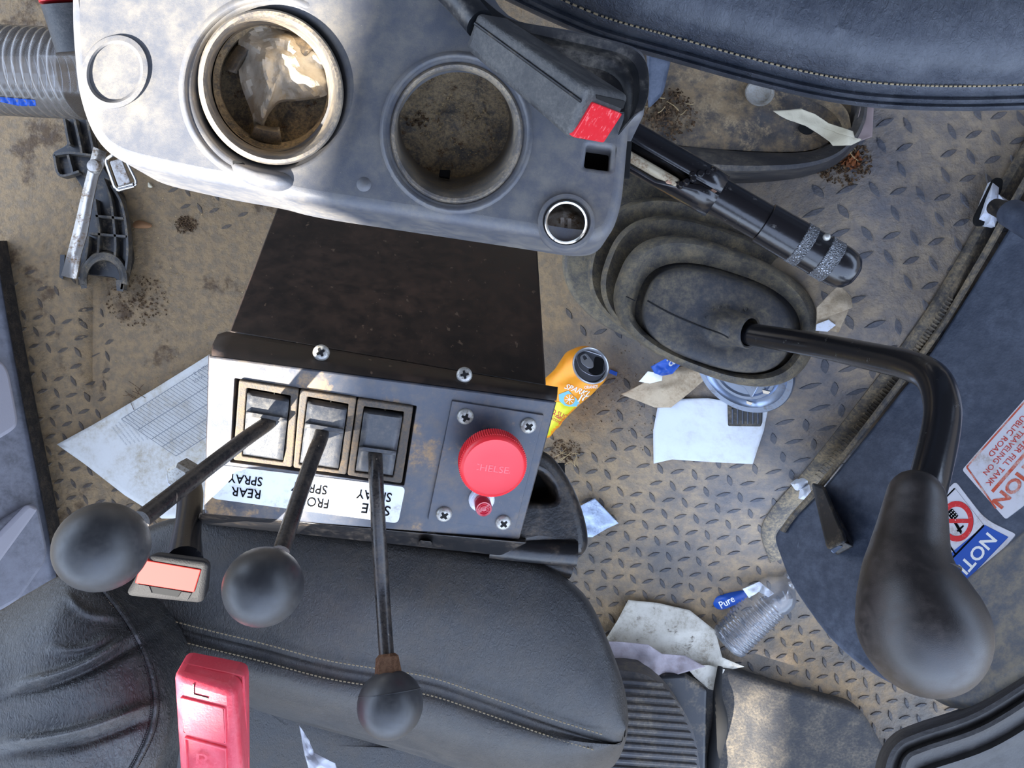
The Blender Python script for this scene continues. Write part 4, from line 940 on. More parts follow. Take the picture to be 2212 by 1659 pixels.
# orange can
cn = Thing('drink_can', 'crushed orange and yellow sparkling drink can on the floor', 'can', FP(1230, 850))
CA = P(1276, 790, FZ(1270, 790) + .075); CB = P(1170, 900, FZ(1190, 900) + .012)
can_ax = Vector((.28, .28, .92)).normalized()
topfr = plane_n(CA, can_ax)
kc = (H - CA.z) / F
x1, y1 = topfr.e1, topfr.e2
def cring(c, r, ecc=1.0, ang=0, dn=0, fr=topfr, dent=None, n=64):
    o = []
    for j in range(n):
        t = 2 * math.pi * j / n; rr = r * (1 + (dent(t) if dent else 0)); o.append(c + fr.e1 * rr * math.cos(t) + fr.e2 * rr * ecc * math.sin(t))
    return o
r0 = .0262
bodyrings = []
for i, (s, r, dx, dy) in enumerate([(0, .95, 0, 0), (.04, 1.06, 0, 0), (.12, 1.22, -.004, -.002), (.22, 1.28, -.012, -.008), (.35, 1.24, -.022, -.018), (.5, 1.15, -.034, -.030), (.66, 1.12, -.046, -.046), (.82, 1.02, -.054, -.064), (1, .92, -.060, -.082)]):
    c = CA + V(dx, dy, -s * .085 - .002); 
    bodyrings.append(cring(c, r0 * r, 1.0, dent=lambda t, i=i: (.10 * math.sin(3 * t + i * .9) + .06 * math.sin(5 * t + i)) * min(1, max(0, i - 2) / 3)))
cn.add('body', loft(bodyrings[::-1], True, False), m_orange, ang=30)
cn.add('rim', lathe(CA, can_ax, [(r0 * .98, -.004), (r0 * 1.03, -.001), (r0 * 1.03, .0015), (r0 * .98, .0025), (r0 * .93, .001), (r0 * .9, -.004), (r0 * .86, -.006)], 64, False, False), m_alurim, label='silver can rim')
end = cn.add('can_end', lathe(CA, can_ax, [(r0 * .90, -.006), (r0 * .84, -.0035), (r0 * .8, -.003), (.001, -.003)], 64), m_alu)
eo = topfr.up(-.0026)
cn.add('mouth', slab(eo, rnd([(1285, 768), (1306, 776), (1302, 806), (1284, 812), (1268, 800), (1282, 790)], 8), .0003, .0001), m_void, parent=end)
cn.add('pull_tab', slab(eo.up(.0022), rnd([(1253, 768), (1266, 762), (1282, 782), (1283, 794), (1272, 796), (1256, 784)], 6), .0014, .0005, holes=[rnd([(1258, 769), (1264, 766), (1270, 774), (1262, 778)], 3)]), m_alurim, parent=end)
cn.add('panel_bead', tube([eo.at(x, y, .0006) for x, y in rnd([(1244, 766), (1262, 756), (1304, 770), (1312, 792), (1300, 812), (1276, 812), (1250, 796)], 12) + [(1244, 772)]], .0006, 6), m_alurim, parent=end)
# printed shell panels hugging the camera side of the body
def ray_on(verts_faces):
    from mathutils.bvhtree import BVHTree
    return BVHTree.FromPolygons([tuple(v) for v in verts_faces[0]], [tuple(f) for f in verts_faces[1]])
canbvh = ray_on(loft(bodyrings[::-1], True, True))
def wrap(bvh, sh2, h=.0006):
    """lay flat pixel-space shapes on a surface seen from above"""
    vs, fs = sh2; out = []; ok = set()
    c = Vector((0, 0, H))
    for i, v in enumerate(vs):
        r = Vector(((v[0] - CX) / F, (CY - v[1]) / F, -1)).normalized(); hit = bvh.ray_cast(c, r)
        if hit[0]: out.append(hit[0] - r * h); ok.add(i)
        else: out.append(Vector((0, 0, 0)))
    f2 = [f for f in fs if all(i in ok for i in f)]
    used = sorted({i for f in f2 for i in f}); mp_ = {o: n for n, o in enumerate(used)}
    return [out[i] for i in used], [tuple(mp_[i] for i in f) for f in f2]
def poly_px(pts, step=5):
    """pixel polygon as a fine grid clipped to the polygon"""
    bm = bmesh.new(); vs = [bm.verts.new((x, y, 0)) for x, y in pts]; bm.faces.new(vs)
    xs = [p[0] for p in pts]; ys = [p[1] for p in pts]
    x = min(xs) + step
    while x < max(xs): bmesh.ops.bisect_plane(bm, geom=bm.verts[:] + bm.edges[:] + bm.faces[:], plane_co=(x, 0, 0), plane_no=(1, 0, 0)); x += step
    y = min(ys) + step
    while y < max(ys): bmesh.ops.bisect_plane(bm, geom=bm.verts[:] + bm.edges[:] + bm.faces[:], plane_co=(0, y, 0), plane_no=(0, 1, 0)); y += step
    bm.verts.index_update(); r = ([v.co.copy() for v in bm.verts], [tuple(v.index for v in f.verts) for f in bm.faces]); bm.free(); return r
def text_px(s, c, d, hpx, wpx=None, shear=0):
    cu = bpy.data.curves.new('t', 'FONT'); cu.body = s; cu.size = 1; cu.align_x = 'CENTER'; cu.align_y = 'CENTER'; cu.resolution_u = 2; cu.offset = .012; cu.shear = shear
    ob = bpy.data.objects.new('t', cu); COL.objects.link(ob); me = bpy.data.meshes.new_from_object(ob.evaluated_get(bpy.context.evaluated_depsgraph_get())); bpy.data.objects.remove(ob)
    vs = [v.co.copy() for v in me.vertices]; fs = [tuple(p.vertices) for p in me.polygons]; bpy.data.meshes.remove(me)
    x0 = min(v.x for v in vs); x1 = max(v.x for v in vs); y0 = min(v.y for v in vs); y1 = max(v.y for v in vs); k = hpx / (y1 - y0); kx = wpx / (x1 - x0) if wpx else k
    L = math.hypot(*d); dx, dy = d[0] / L, d[1] / L; out = []
    for v in vs:
        u = (v.x - (x0 + x1) / 2) * kx; w = (v.y - (y0 + y1) / 2) * k; out.append(Vector((c[0] + dx * u + dy * w, c[1] + dy * u - dx * w, 0)))
    return out, fs
cn.add('yellow_band', wrap(canbvh, poly_px([(1160, 862), (1200, 868), (1240, 872), (1262, 880), (1206, 935), (1120, 960), (1120, 860)])), m_yellow, label='yellow lower band')
cn.add('lettering', wrap(canbvh, merge(text_px('ORANGE', (1277, 836), (1, -.06), 7, 29), text_px('SPARKLING', (1262, 848), (1, .35), 12, 88, .4), text_px('ICE', (1270, 862), (1, .1), 16, 44, .4)), .0010), m_white)
cn.add('lettering', wrap(canbvh, merge(text_px('ZERO SUGAR', (1206, 894), (1, .42), 11, 76), text_px('VITAMINS AND', (1212, 905), (1, .5), 6, 50), text_px('ANTIOXIDANTS', (1208, 912), (1, .5), 6, 50)), .0011), m_redink)
cn.add('ice_cube_print', wrap(canbvh, poly_px([(1207, 852), (1228, 844), (1246, 862), (1256, 878), (1222, 878), (1208, 866)]), .0010), m_ltblue)
cn.add('orange_slice_print', wrap(canbvh, poly_px(circ(1230, 863, 12, 12, 16), 6), .0013), m_orange)
cn.add('orange_slice_ring', wrap(canbvh, merge(*[poly_px(line4((1230, 863), (1230 + 10 * math.cos(a), 863 + 10 * math.sin(a)), 1.2), 6) for a in (0, .8, 1.6, 2.4, 3.1, 3.9, 4.7, 5.5)]), .0016), m_white)

# clear bottle on the floor, lower right
def bottle(label, axis, prof, n=40, m=None, cap=None, tilt=0, name='water_bottle'):
    a, b = P(*axis[0]), P(*axis[1]); d = (b - a).normalized(); L = (b - a).length
    t = Thing(name, label, 'bottle', a - V(0, 0, .03))
    t.add('bottle_body', lathe(a, d, [(r, s * L) for s, r in prof], n, True, False), m_clear, ang=70)
    return t, a, d, L
prof = [(0, .012), (.005, .024), (.03, .029)]
s = .06
while s < .66: prof += [(s, .0305), (s + .015, .0305), (s + .022, .0285), (s + .034, .0285)]; s += .044
prof += [(.70, .0315), (.80, .0305), (.86, .026), (.91, .018), (.94, .013), (1.0, .0125)]
t, a, d, L = bottle('empty clear ribbed water bottle lying on the diamond floor at right', [(1568, 1392, .03), (1712, 1250, .045)], prof)
t.add('screw_cap', lathe(a, d, [(.0150, L * .97), (.0155, L * 1.0), (.0155, L * 1.05), (.0145, L * 1.065), (.008, L * 1.062), (.001, L * 1.06)], 32), m_clear)
t.add('ribs', merge(*[lathe(a, d, [(.0310, L * s), (.0314, L * (s + .004)), (.0310, L * (s + .008))], 40, False, False) for s in [.08 + .044 * q for q in range(13)]]), m_clear, kind='stuff')
lbv = ray_on(pillow([(1542, 1300), (1556, 1276), (1620, 1268), (1626, 1284), (1600, 1300), (1566, 1318), (1546, 1312)], .012, .016, 2, 8, None, .002))
lbt = Thing('bottle_label', 'blue peeled water bottle label curled beside the clear bottle', 'label', P(1585, 1292, .01))
lbt.add('film', pillow([(1541, 1300), (1552, 1284), (1612, 1266), (1628, 1272), (1620, 1290), (1590, 1306), (1560, 1317), (1545, 1312)], .012, .016, 2, 8, None, .002), m_blueink)
lbt.add('lettering', wrap(lbv, text_px('Pure', (1570, 1300), (.9, -.5), 16, 34), .004), m_white)
lbt.add('white_tail', sheet([(1604, 1272), (1640, 1256), (1672, 1282), (1660, 1290), (1640, 1276), (1618, 1292)], .050, .01, 40, 4), m_clip, solid=.0004)
# big stained paper + tissue
solo('stained_sheet', sheet([(1310, 1378), (1334, 1340), (1357, 1296), (1420, 1302), (1490, 1318), (1545, 1362), (1560, 1420), (1608, 1440), (1560, 1450), (1520, 1440), (1440, 1426), (1380, 1420), (1316, 1400)], .022, .008, 22, 5), m_dirtypaper, 'large stained white paper next to the ribbed pedal', 'paper', solid=.0005)
solo('lilac_tissue', sheet([(1290, 1385), (1340, 1386), (1400, 1392), (1430, 1412), (1480, 1416), (1524, 1440), (1470, 1455), (1410, 1470), (1360, 1460), (1300, 1440), (1280, 1400)], .050, .016, 24, 6), m_lilac, 'crumpled lilac grey tissue over the ribbed pedal tip', 'tissue', solid=.0005)
solo('paper_corner', sheet([(1480, 1438), (1530, 1436), (1566, 1446), (1552, 1470), (1544, 1492), (1530, 1488), (1500, 1462)], .035, .004, 24, 5), m_dirtypaper, 'pale torn paper corner catching sun at the floor step', 'paper', solid=.0005)
solo('blue_chip', sheet([(1476, 1276), (1485, 1270), (1486, 1280), (1478, 1284)], .004, .001, 60, 3), m_ltblue, 'tiny pale blue chip on the floor left of the bottle', 'scrap', solid=.0006)
solo('white_chip', sheet([(1331, 1268), (1340, 1268), (1340, 1276), (1334, 1276)], .004, .001, 60, 3), m_clip, 'tiny white chip on the floor right of the seat', 'scrap', solid=.0006)

# ------------------------------------------------------------------ floor step, pedal, door pocket
struct('trim_1', slab(plane_z(.03), rnd([(1440, 1500), (1530, 1440), (1570, 1445), (1640, 1470), (1700, 1488), (1858, 1530), (1880, 1560), (1960, 1700), (1960, 1950), (1380, 1950)], [10, 10, 10, 20, 10, 30, 30, 10, 10, 10]), .028, .008), m_step)
struct('trim_2', slab(plane_z(.05), rnd([(1400, 1460), (1480, 1456), (1530, 1490), (1525, 1700), (1400, 1800)], 8), .03, .006), m_black)
solo('dark_strip', tubes([(1556, 1440, .04), (1550, 1500, .045), (1556, 1560, .045), (1542, 1640, .04), (1536, 1720, .04)], [.004, .007, .012, .010, .005], 14), m_void, 'thin dark curved strip on the lower step', 'strap')  # thin flat-black curved strip laid over the step mat
pe = Thing('ribbed_pedal_cover', 'dark ribbed rubber bellows bulging beside the black seat', 'rubber cover', P(1400, 1560, .02))
base = [(1280, 1440), (1340, 1448), (1400, 1460), (1450, 1500), (1490, 1560), (1508, 1630), (1515, 1720), (1500, 1850), (1250, 1850), (1240, 1600)]
pe.add('dome', pillow(base, .10, .05, 2, 14, (1320, 1640), .09), m_tubwall)
pbv = ray_on(pillow(base, .10, .05, 2, 14, (1320, 1640), .09))
for i in range(12):
    y = 1468 + i * 17; xr = 1400 + 110 * math.sqrt(max(0, min(1, (i + 1) / 9))) - 8
    pts = []
    for q in range(15):
        x = 1290 + (xr - 1290) * q / 14; yy_ = y + 14 * ((x - 1290) / 200)
        hit = pbv.ray_cast(Vector((0, 0, H)), Vector(((x - CX) / F, (CY - yy_) / F, -1)).normalized())
        if hit[0]: pts.append(hit[0] + V(0, 0, .001))
    if len(pts) > 3: pe.add('rib', tube(pts, .0035, 8), m_tubwall)
dp = Thing('door_pocket', 'dark grey moulded door pocket with ridges at the lower right corner', 'door pocket', P(2100, 1600, .5))
dz = .62
outl = [(2300, 1400), (2212, 1462), (2100, 1530), (1980, 1572), (1932, 1596), (1905, 1640), (1895, 1720), (1900, 1900), (2400, 1900)]
E2 = cr(outl[:8], 6, False)
rows = []
for dd_, z in ((-10, dz - .12), (0, dz - .02), (4, dz - .008), (12, dz), (22, dz + .001), (30, dz - .003), (36, dz - .004), (44, dz + .001), (54, dz + .002), (64, dz - .002), (84, dz - .006), (96, dz - .002), (106, dz - .003), (118, dz - .010), (250, dz - .012)):
    rows.append([P(x, y, z) for x, y in off(E2, dd_)])
dp.add('moulding', grid(rows[::-1]), mat('pocket_plastic', (34, 32, 32), .45, dust=((60, 57, 54), .35, 14, .25), bump=(500, .0003), bump2=(50, .0008)))

# ------------------------------------------------------------------ passenger seat: cushion, front roll
pc = Thing('passenger_seat', 'black leather seat cushion with double piped seam below the switch box', 'seat', P(850, 1400, .45))
PZ = .555
topE = cr([(240, 1180), (380, 1118), (560, 1128), (760, 1155), (960, 1180), (1080, 1196), (1170, 1215), (1240, 1262), (1280, 1310), (1300, 1352)], 6, False)
def resamp(p, n):
    L = [0]
    for i in range(1, len(p)): L.append(L[-1] + math.dist(p[i], p[i - 1]))
    o = []; j = 0
    for k in range(n):
        t = L[-1] * k / (n - 1)
        while j < len(L) - 2 and L[j + 1] < t: j += 1
        f = (t - L[j]) / max(1e-9, L[j + 1] - L[j]); o.append(tuple(a + (b - a) * f for a, b in zip(p[j], p[j + 1])))
    return o
NN = 60
A1_ = resamp(topE, NN)                                   # upper edge
M1_ = resamp(cr([(250, 1330), (340, 1350), (440, 1376), (560, 1405), (700, 1442), (820, 1462), (930, 1480), (1050, 1520), (1180, 1566), (1290, 1600), (1336, 1612), (1345, 1590)], 6, False), NN)  # seam
B1_ = resamp(cr([(300, 1440), (420, 1470), (545, 1530), (660, 1565), (780, 1598), (900, 1632), (1010, 1668), (1120, 1700), (1230, 1700), (1320, 1660), (1352, 1600), (1356, 1560)], 6, False), NN)   # lower edge
rows = []
def mixp(a, b, t): return [tuple(Vector(x).lerp(Vector(y), t)) for x, y in zip(a, b)]
C1_ = resamp(cr([(240, 1180), (380, 1118), (560, 1128), (760, 1155), (960, 1180), (1080, 1196), (1170, 1215), (1240, 1262), (1280, 1310), (1320, 1400), (1350, 1490), (1358, 1560)], 6, False), NN)
tt = [(0, -.10, C1_, M1_), (0, -.02, C1_, M1_), (.012, -.008, C1_, M1_), (.04, .0, C1_, M1_)] + [(q, .0 + .012 * math.sin(math.pi * q), C1_, M1_) for q in (.1, .2, .3, .4, .5, .6, .7, .8, .88, .94)] + \
     [(.965, .0016, C1_, M1_), (.985, .0004, C1_, M1_), (1, .0016, C1_, M1_), (.05, .0016, M1_, B1_), (.085, .0004, M1_, B1_), (.14, .0018, M1_, B1_), (.2, .004, M1_, B1_), (.35, .003, M1_, B1_), (.5, -.002, M1_, B1_), (.65, -.010, M1_, B1_), (.8, -.022, M1_, B1_), (.92, -.040, M1_, B1_), (1, -.07, M1_, B1_), (1, -.14, M1_, B1_)]
for t, h, a, b in tt:
    row = []
    for i, (x, y) in enumerate(mixp(a, b, t)):
        e_ = .018 * S(.9, 1, i / (NN - 1)) if h > -.01 else 0
        row.append(P(x, y, PZ + h - e_ * .6 + .0015 * noise.noise(Vector((x * .012, y * .012, 5)))))
    rows.append(row)
cush = pc.add('cushion', grid(rows[::-1]), m_leather, ang=70)
def stitch(path, z, r=.0006, stepp=9):
    sts = []; ph = resamp(path, int(sum(math.dist(path[i], path[i - 1]) for i in range(1, len(path))) / stepp))
    for i in range(len(ph) - 1):
        p0 = ph[i]; p1 = tuple(Vector(ph[i]).lerp(Vector(ph[i + 1]), .6)); sts.append(tube([P(*p0, z), P(*p1, z)], r, 5))
    return merge(*sts)
pc.add('stitching', merge(stitch([(x, y - 17) for x, y in M1_[4:-3]], PZ + .0055), stitch([(x, y + 22) for x, y in M1_[4:-4]], PZ + .0038)), m_thread, kind='stuff')
pc.add('seat_base', pillow([(200, 1330), (330, 1360), (700, 1500), (1000, 1620), (1200, 1650), (1200, 1900), (100, 1900)], .40, .02, 3, 8, None, .1), m_leather, label='lower front of the seat')
solo('film_scrap', merge(sheet([(646, 1566), (664, 1592), (672, 1622), (700, 1636), (724, 1648), (740, 1700), (700, 1720), (672, 1680), (658, 1630)], .50, .01, 50, 5)), m_clearbag, 'white crumpled plastic film hanging below the seat front', 'plastic film', solid=.0004)

# left cushion with creases
lc = Thing('folded_seat_back', 'creased black leather backrest cushion in the lower left corner', 'seat back', P(150, 1500, .5))
def crease(x, y):
    z = 0
    for (ax_, ay_, bx_, by_, w, h) in ((60, 1470, 270, 1378, 9, .006), (30, 1500, 280, 1400, 10, -.004), (20, 1600, 300, 1530, 10, .006), (40, 1625, 300, 1560, 10, -.004), (150, 1290, 240, 1330, 9, .003), (120, 1400, 240, 1370, 8, .003)):
        d = Vector((bx_ - ax_, by_ - ay_)); L = d.length; d /= L; q = Vector((x - ax_, y - ay_)); s = q.dot(d) / L; w_ = q.x * -d.y + q.y * d.x
        w_ -= 14 * math.sin(math.pi * max(0, min(1, s)))
        if -.3 < s < 1.3: z += h * math.exp(-(w_ / w) ** 2) * S(-.3, .2, s) * S(1.3, .8, s)
    return z
lo_ = [(-260, 1440), (-40, 1340), (60, 1282), (140, 1240), (190, 1248), (240, 1290), (300, 1362), (344, 1440), (366, 1530), (360, 1600), (330, 1680), (260, 1850), (-100, 2050), (-400, 1800)]
lc.add('cushion', pillow(lo_, .61, .035, 3.2, 60, (60, 1560), .05, 0, 20, 14, extra=crease), m_leather3, ang=80)
seamp = [(215, 1262), (275, 1340), (318, 1420), (336, 1500), (330, 1570), (300, 1640), (262, 1700)]
bv = ray_on(pillow(lo_, .61, .035, 3.2, 60, (60, 1560), .05, 0, 20, 14, extra=crease))
def onto(path, bvh, h):
    o = []
    for x, y in path:
        hit = bvh.ray_cast(Vector((0, 0, H)), Vector(((x - CX) / F, (CY - y) / F, -1)).normalized())
        if hit[0]: o.append(hit[0] + V(0, 0, h))
    return o
sp_ = cr(seamp, 8, False)
lc.add('piping', tube(onto(sp_, bv, .0005), .0022, 8), m_leather3)
for dx in (-9, 9):
    q = resamp([(x + dx, y) for x, y in sp_], 110); o = onto(q, bv, .0006)
    lc.add('stitching', merge(*[tube([o[i], o[i].lerp(o[i + 1], .6)], .0005, 4) for i in range(len(o) - 1)]), m_black, kind='stuff')

# ------------------------------------------------------------------ lower buckle with stalk
b2 = Thing('belt_buckle', 'sunlit seat belt buckle with orange red button, left of the middle lever', 'buckle', P(370, 1240, .60))
q0 = [P(322, 1196, .700), P(456, 1212, .700), P(440, 1306, .690), P(268, 1288, .690)]
q1 = [P(334, 1190, .665), P(456, 1207, .665), P(452, 1280, .655), P(284, 1270, .655)]
b2.add('housing', hexa(q0, q1), m_grey2, bev=.0045)
BF = plane_3(q0[0], q0[3], q0[1])
b2.add('release_button', slab(BF.up(.0008), rnd([(306, 1209), (434, 1231), (419, 1280), (291, 1260)], 3), .0024, .0005), m_orgbtn, label='orange red release button')
b2.add('tongue_slot', slab(BF.up(.0006), [(322, 1266), (392, 1277), (384, 1290), (326, 1281)], .002, .0002), m_void)
b2.add('bevel', slab(BF.up(.0012), [(298, 1262), (322, 1266), (328, 1281), (300, 1282)], .001, .0003), m_grey2)
b2.add('bevel', slab(BF.up(.0012), [(392, 1278), (414, 1281), (404, 1298), (384, 1291)], .001, .0003), m_grey2)
b2.add('stalk', tubes([(398, 1214, .655), (402, 1170, .63), (408, 1120, .60), (410, 1070, .56), (398, 1030, .53)], [.0125, .0105, .0095, .0105, .012], 16), m_paintrod)
b2.add('anchor_bolt', lathe(P(392, 1026, .545), (-.1, -.2, 1), [(.012, -.01), (.012, .004), (.009, .007), (.001, .008)], 6), m_screw, ang=20)
b2.add('anchor_plate', lathe(P(394, 1032, .535), (-.1, -.2, 1), [(.013, -.006), (.013, .002), (.012, .004)], 28), m_clip)

# ------------------------------------------------------------------ red case
rc = Thing('red_case', 'tall red plastic case standing between the seat cushions', 'case', P(450, 1560, .3))
f0 = [P(374, 1450, .705), P(508, 1488, .705), P(536, 1800, .70), P(398, 1800, .70)]
f1 = [P(402, 1402, .650), P(541, 1428, .650), P(541, 1790, .62), P(420, 1790, .62)]
rc.add('body', hexa(f0, f1), m_redcase, bev=.006)
RF = plane_3(f0[0], f0[3], f0[1])
def frame_px(c, w): 
    n_ = len(c); ctr = Vector((sum(p[0] for p in c) / n_, sum(p[1] for p in c) / n_)); return [tuple(ctr + (Vector(p) - ctr) * (1 - w / (Vector(p) - ctr).length)) for p in c]
for c in ([(388, 1506), (486, 1530), (488, 1608), (394, 1584)], [(397, 1592), (488, 1616), (492, 1760), (408, 1745)]):
    rc.add('raised_frame', slab(RF.up(.0014), rnd(c, 4), .0016, .0007, holes=[rnd(frame_px(c, 7), 3)]), m_redcase)
rc.add('panel_bead', tube([lerp(f0[0], f1[0], .45) + V(.004, -.001, .0025), lerp(f0[1], f1[1], .45) + V(.001, .0005, .002), lerp(f0[2], f1[2], .45) + V(.0015, 0, .001)], .0009, 6), m_redcase)
rc.add('emblem', text(RF.up(.001), 'R', (440, 1644), (1, .1), 30, .0012, 34), m_redcase)
rc.add('latch_mark', merge(tube([RF.at(418, 1477, .0002), RF.at(419, 1500, .0002), RF.at(450, 1508, .0002)], .0006, 6)), m_black)

# ------------------------------------------------------------------ hinge cover right of the switch box
hc = Thing('seat_hinge_cover', 'black plastic seat hinge cover with oval hole, right of box', 'hinge cover', P(1200, 1100, .4))
HC = plane_n(P(1200, 1100, .56), (.25, .05, 1))
hc.add('cover', slab(HC, rnd([(1080, 960), (1170, 968), (1206, 990), (1240, 1040), (1262, 1090), (1276, 1140), (1280, 1180), (1266, 1206), (1240, 1204), (1180, 1190), (1060, 1180)], [4, 20, 30, 40, 40, 40, 20, 16, 16, 20, 4], 5), .06, .012, seg=5, holes=[rnd([(1130, 1010), (1172, 1018), (1198, 1048), (1206, 1076), (1196, 1088), (1130, 1088)], 18)], hr=.004), m_frameblk)
hc.add('hole_void', slab(HC.up(-.03), [(1110, 1000), (1220, 1000), (1225, 1100), (1110, 1100)], .002, .0005), m_void)
solo('seat_frame_bar', merge(tubes([(1060, 1178, .560), (1150, 1188, .560), (1246, 1196, .560)], .0105, 20), tubes([(1050, 1200, .535), (1150, 1212, .535), (1232, 1228, .53)], .009, 14)), m_frameblk, 'black round seat frame bar below the hinge cover', 'frame bar')

# ------------------------------------------------------------------ top left: bottle, tool bracket, canister
prof = [(0, .032)]; s = .02
while s < .98: prof += [(s, .0365), (s + .03, .0365), (s + .045, .0340), (s + .06, .0340)]; s += .075
prof += [(1, .036)]
a, b = P(-60, 150, .16), P(178, 162, .16); d = (b - a).normalized(); L = (b - a).length
wb = Thing('water_bottle', 'dusty clear ribbed water bottle lying at the left edge behind console', 'bottle', a - V(0, 0, .04))
wb.add('bottle_body', lathe(a, d, [(r * 1.62, s_ * L) for s_, r in prof], 48), film('dusty_clear_plastic', (150, 140, 128), .15, .45), ang=70)

wbv = ray_on(lathe(a, d, [(r * 1.63, s_ * L) for s_, r in prof], 48))
wb.add('label_film', wrap(wbv, poly_px([(-20, 208), (20, 211), (76, 216), (78, 229), (40, 229), (0, 220), (-20, 216)], 6), .001), m_blueink)
wb.add('inner_wall', lathe(a, d, [(.05, .01), (.05, L * .97)], 32), m_clear)
cn2 = Thing('spray_canister', 'red topped grey canister end behind the console corner', 'canister', P(135, 10, .3))
cn2.add('body', tubes([(140, 8, .42), (172, 110, .40)], .022, 24), m_grey); cn2.add('red_shoulder', tubes([(122, -60, .43), (139, 6, .42)], .0225, 24), m_redbtn, label='red shoulder')

tbk = Thing('tool_bracket', 'black ribbed plastic clip frame with forked end on the muddy floor', 'bracket', P(220, 450, 0))
bz = .03
def bar(pts, w=5, z=bz, h=.012): # upright web seen edge-on
    q = [P(x, y, z) for x, y in cr(pts, 5, False)]; out = []
    for i in range(len(q) - 1):
        a, b = q[i], q[i + 1]; t = (b - a).normalized(); nn = Vector((-t.y, t.x, 0)) * (w / 2 * (H - z) / F)
        out.append(hexa([a + nn, b + nn, b - nn, a - nn], [p + V(0, 0, -h) for p in (a + nn, b + nn, b - nn, a - nn)]))
    return merge(*out)
m_brk = mat('bracket_plastic', (58, 56, 54), .5, dust=((126, 112, 90), .35, 60, .15), bump=(500, .0003))
tbk.add('base_plate', slab(plane_z(bz - .010), rnd([(130, 240), (190, 235), (205, 330), (235, 380), (262, 420), (276, 500), (282, 560), (262, 625), (250, 600), (170, 590), (185, 480), (186, 420), (160, 378), (130, 376), (112, 330), (146, 312), (136, 262)], 8), .012, .001), m_black)
for p in ([(240, 400), (262, 440), (273, 500), (274, 560), (262, 625)], [(222, 385), (238, 430), (246, 490), (249, 530), (246, 565)], [(204, 430), (208, 460), (214, 500), (210, 560)], [(190, 510), (186, 550), (176, 595)], [(205, 466), (268, 472)], [(192, 504), (274, 511)], [(160, 256), (170, 300), (176, 330)], [(186, 250), (196, 300), (205, 345)], [(138, 256), (146, 300), (150, 312)], [(116, 334), (150, 330), (196, 335)], [(116, 334), (128, 378), (170, 370)], [(146, 334), (156, 372)]):
    tbk.add('web', bar(p, 5), m_brk)
tbk.add('fork', grid([[P(224 + (38 + o) * math.cos(a), 604 - (38 + o) * 1.15 * math.sin(a), z) for a in [math.pi * (-.06) + (math.pi * 1.12) * q / 20 for q in range(21)]] for o, z in ((16, bz - .008), (12, bz), (6, bz + .001), (0, bz - .002), (-2, bz - .012))]), m_brk, solid=.001)
tbk.add('prong', hexa([P(168, 598, bz), P(186, 598, bz), P(188, 622, bz), P(176, 624, bz)], [P(168, 598, 0), P(186, 598, 0), P(188, 622, 0), P(176, 624, 0)]), m_brk)
tbk.add('prong', hexa([P(250, 605, bz), P(268, 605, bz), P(266, 630, bz), P(252, 628, bz)], [P(250, 605, 0), P(268, 605, 0), P(266, 630, 0), P(252, 628, 0)]), m_brk)
ms = Thing('metal_strap', 'bent rust spotted steel strap with bolt across the ribbed bracket', 'strap', P(180, 480, .02))
sr = [(204, 318, 232, 330), (196, 350, 226, 358), (190, 375, 214, 382), (176, 430, 202, 436), (160, 500, 190, 506), (148, 545, 176, 552), (134, 596, 166, 604)]
ms.add('strap_plate', merge(grid([[P(a_, b_, .052 - .0006 * i) for i, (a_, b_, c_, d_) in enumerate(sr)], [P(c_, d_, .052 - .0006 * i) for i, (a_, b_, c_, d_) in enumerate(sr)]])), m_steel, solid=.0025, ang=20)
ms.add('bolt', lathe(P(205, 360, .054), (0, 0, 1), [(.011, 0), (.011, .003), (.009, .006), (.001, .0065)], 24), m_steel)
ms.add('folded_foot', hexa([P(130, 550, .04), P(140, 550, .04), P(136, 604, .04), P(128, 598, .04)], [P(130, 550, 0), P(140, 550, 0), P(136, 604, 0), P(128, 598, 0)]), m_black)
wc = Thing('wire_buckle', 'bright steel wire loop buckle at the console corner', 'buckle', P(262, 375, .06))
wl_ = rnd([(228, 346), (244, 334), (268, 338), (296, 394), (290, 402), (262, 412), (250, 408)], 10, 5); wl_.append(wl_[0])
wc.add('wire_loop', tube([P(x, y, .085) for x, y in wl_], .0028, 10), m_chrome)
wc.add('plate', slab(plane_z(.088), rnd([(236, 348), (262, 342), (282, 394), (256, 404)], 5), .002, .0008), m_steel)
wc.add('roller', tubes([(258, 408, .087), (290, 400, .087)], .0045, 12), m_chrome)

# ------------------------------------------------------------------ dirt: crumbs, twigs, leaves
def crumbs(name, label, c, rad, n, size, m, seed=1, z=None):
    random.seed(seed); out = []
    for i in range(n):
        a = random.uniform(0, 6.283); r = rad * random.random() ** .7; x = c[0] + r * math.cos(a); y = c[1] + r * math.sin(a) * .8
        s_ = size * random.uniform(.4, 1.3); zz = (z if z is not None else FZ(x, y)) + s_ * .3 + max(0, (1 - r / rad)) * size * 1.2 * random.random()
        p = P(x, y, zz); vs = [p + Vector([random.uniform(-1, 1) for _ in range(3)]).normalized() * s_ for _ in range(5)]
        out.append((vs, [(0, 1, 2), (0, 2, 3), (0, 3, 1), (4, 2, 1), (4, 3, 2), (4, 1, 3)]))
    return tag(raw(name, merge(*out), m, None, Vector((0, 0, 0)), ang=10), label, 'dirt', kind='stuff')
crumbs('dirt_pile', 'dark dirt crumbs with rusty bits beside the tub end', (1822, 352), 62, 420, .0022, m_dirt, 2)
crumbs('rust_flakes', 'orange brown rust flakes in the dirt pile', (1836, 346), 24, 60, .004, m_rustclump, 3)
crumbs('dirt_pile', 'dark soil crumbs along the left inside of the tub', (1428, 250), 78, 500, .0022, m_dirt, 4, tz + .004)
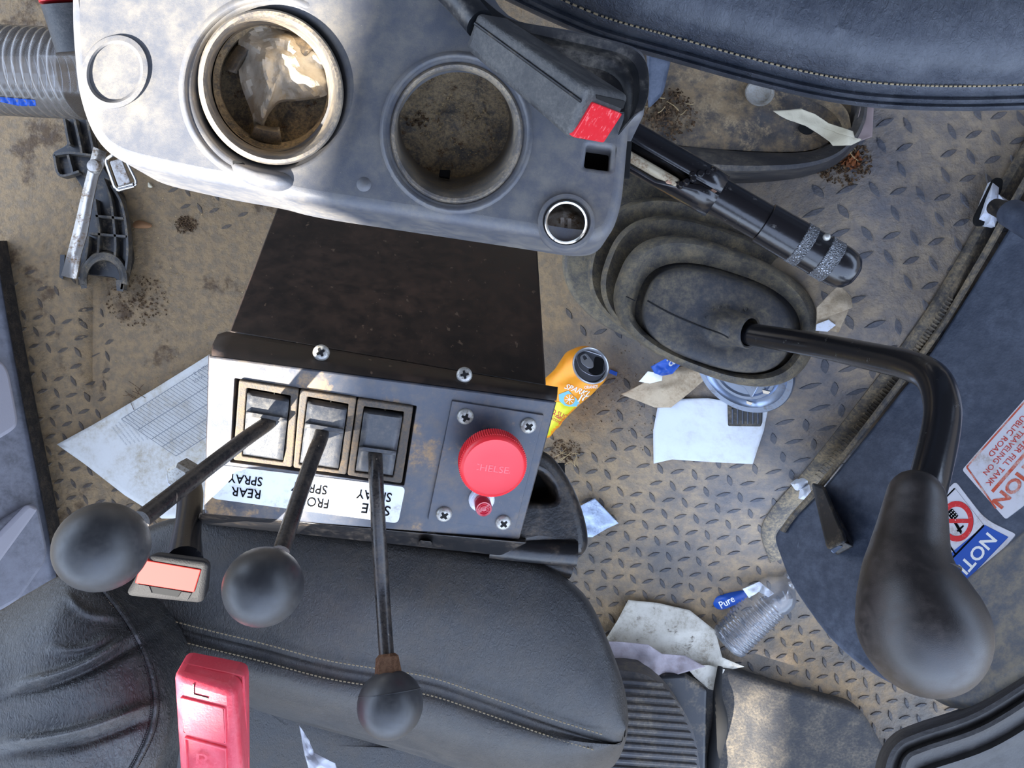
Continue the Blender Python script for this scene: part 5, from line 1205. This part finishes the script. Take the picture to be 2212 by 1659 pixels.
crumbs('dirt_pile', 'dark soil patch on the floor right of the ribbed bracket', (402, 486), 24, 220, .0024, m_dirt, 5)
crumbs('dirt_pile', 'loose soil in front of the forked bracket end', (300, 650), 70, 300, .0022, m_dirt, 6)
crumbs('dirt_pile', 'crumbs around the plug in the right cup holder', (900, 258), 26, 60, .0012, m_dirt, 7, CZ - .0605)
crumbs('grit', 'sandy grains in the right cup holder', (1000, 270), 85, 260, .0008, m_straw, 8, CZ - .0605)
crumbs('grit', 'small gravel scattered over the muddy floor at left', (380, 600), 300, 260, .0014, m_straw, 9)
crumbs('grit', 'fine gravel scattered on the floor around the orange can', (1330, 860), 160, 240, .0013, m_dirt, 10)
crumbs('dirt_pile', 'dirt crumbs on the floor under the right edge of the switch box', (1222, 975), 34, 200, .002, m_dirt, 12)
random.seed(11)
def twig(c, n, spread, z=None, label='dry straw bits', m=None):
    out = []
    for i in range(n):
        x = c[0] + random.gauss(0, spread); y = c[1] + random.gauss(0, spread * .8); a = random.uniform(0, 3.14); l = random.uniform(12, 34)
        zz = (z if z is not None else FZ(x, y)) + random.uniform(.003, .009); mx, my = x + l * .5 * math.cos(a) + random.uniform(-3, 3), y + l * .5 * math.sin(a) + random.uniform(-3, 3)
        out.append(tubes([(x, y, zz), (mx, my, zz + .002), (x + l * math.cos(a), y + l * math.sin(a), zz)], .0005, 5, 3))
    return tag(raw('straw', merge(*out), m or m_straw, None, Vector((0, 0, 0))), label, 'straw', kind='stuff')
twig((1440, 220), 9, 34, tz + .006, 'dry straw stalks at the left inside of the tub'); twig((1838, 320), 4, 10, None, 'dry straw stalks on the dirt pile by the tub'); twig((280, 850), 10, 14, None, 'dark twigs beside the printed form', m_dirt); twig((1225, 985), 14, 14, None, 'straw bits on the floor right of the box corner')
solo('dry_leaf', pillow([(288, 482), (300, 476), (326, 484), (322, 492), (290, 492)], .006, .004, 2, 4, None, .002), m_leaf, 'orange brown dry leaf right of the ribbed bracket', 'leaf')
solo('seed_husk', pillow([(320, 394), (326, 398), (328, 404), (320, 404)], .004, .003, 2, 4, None, .002), m_torn, 'tiny pale seed husk near the wire buckle', 'seed')
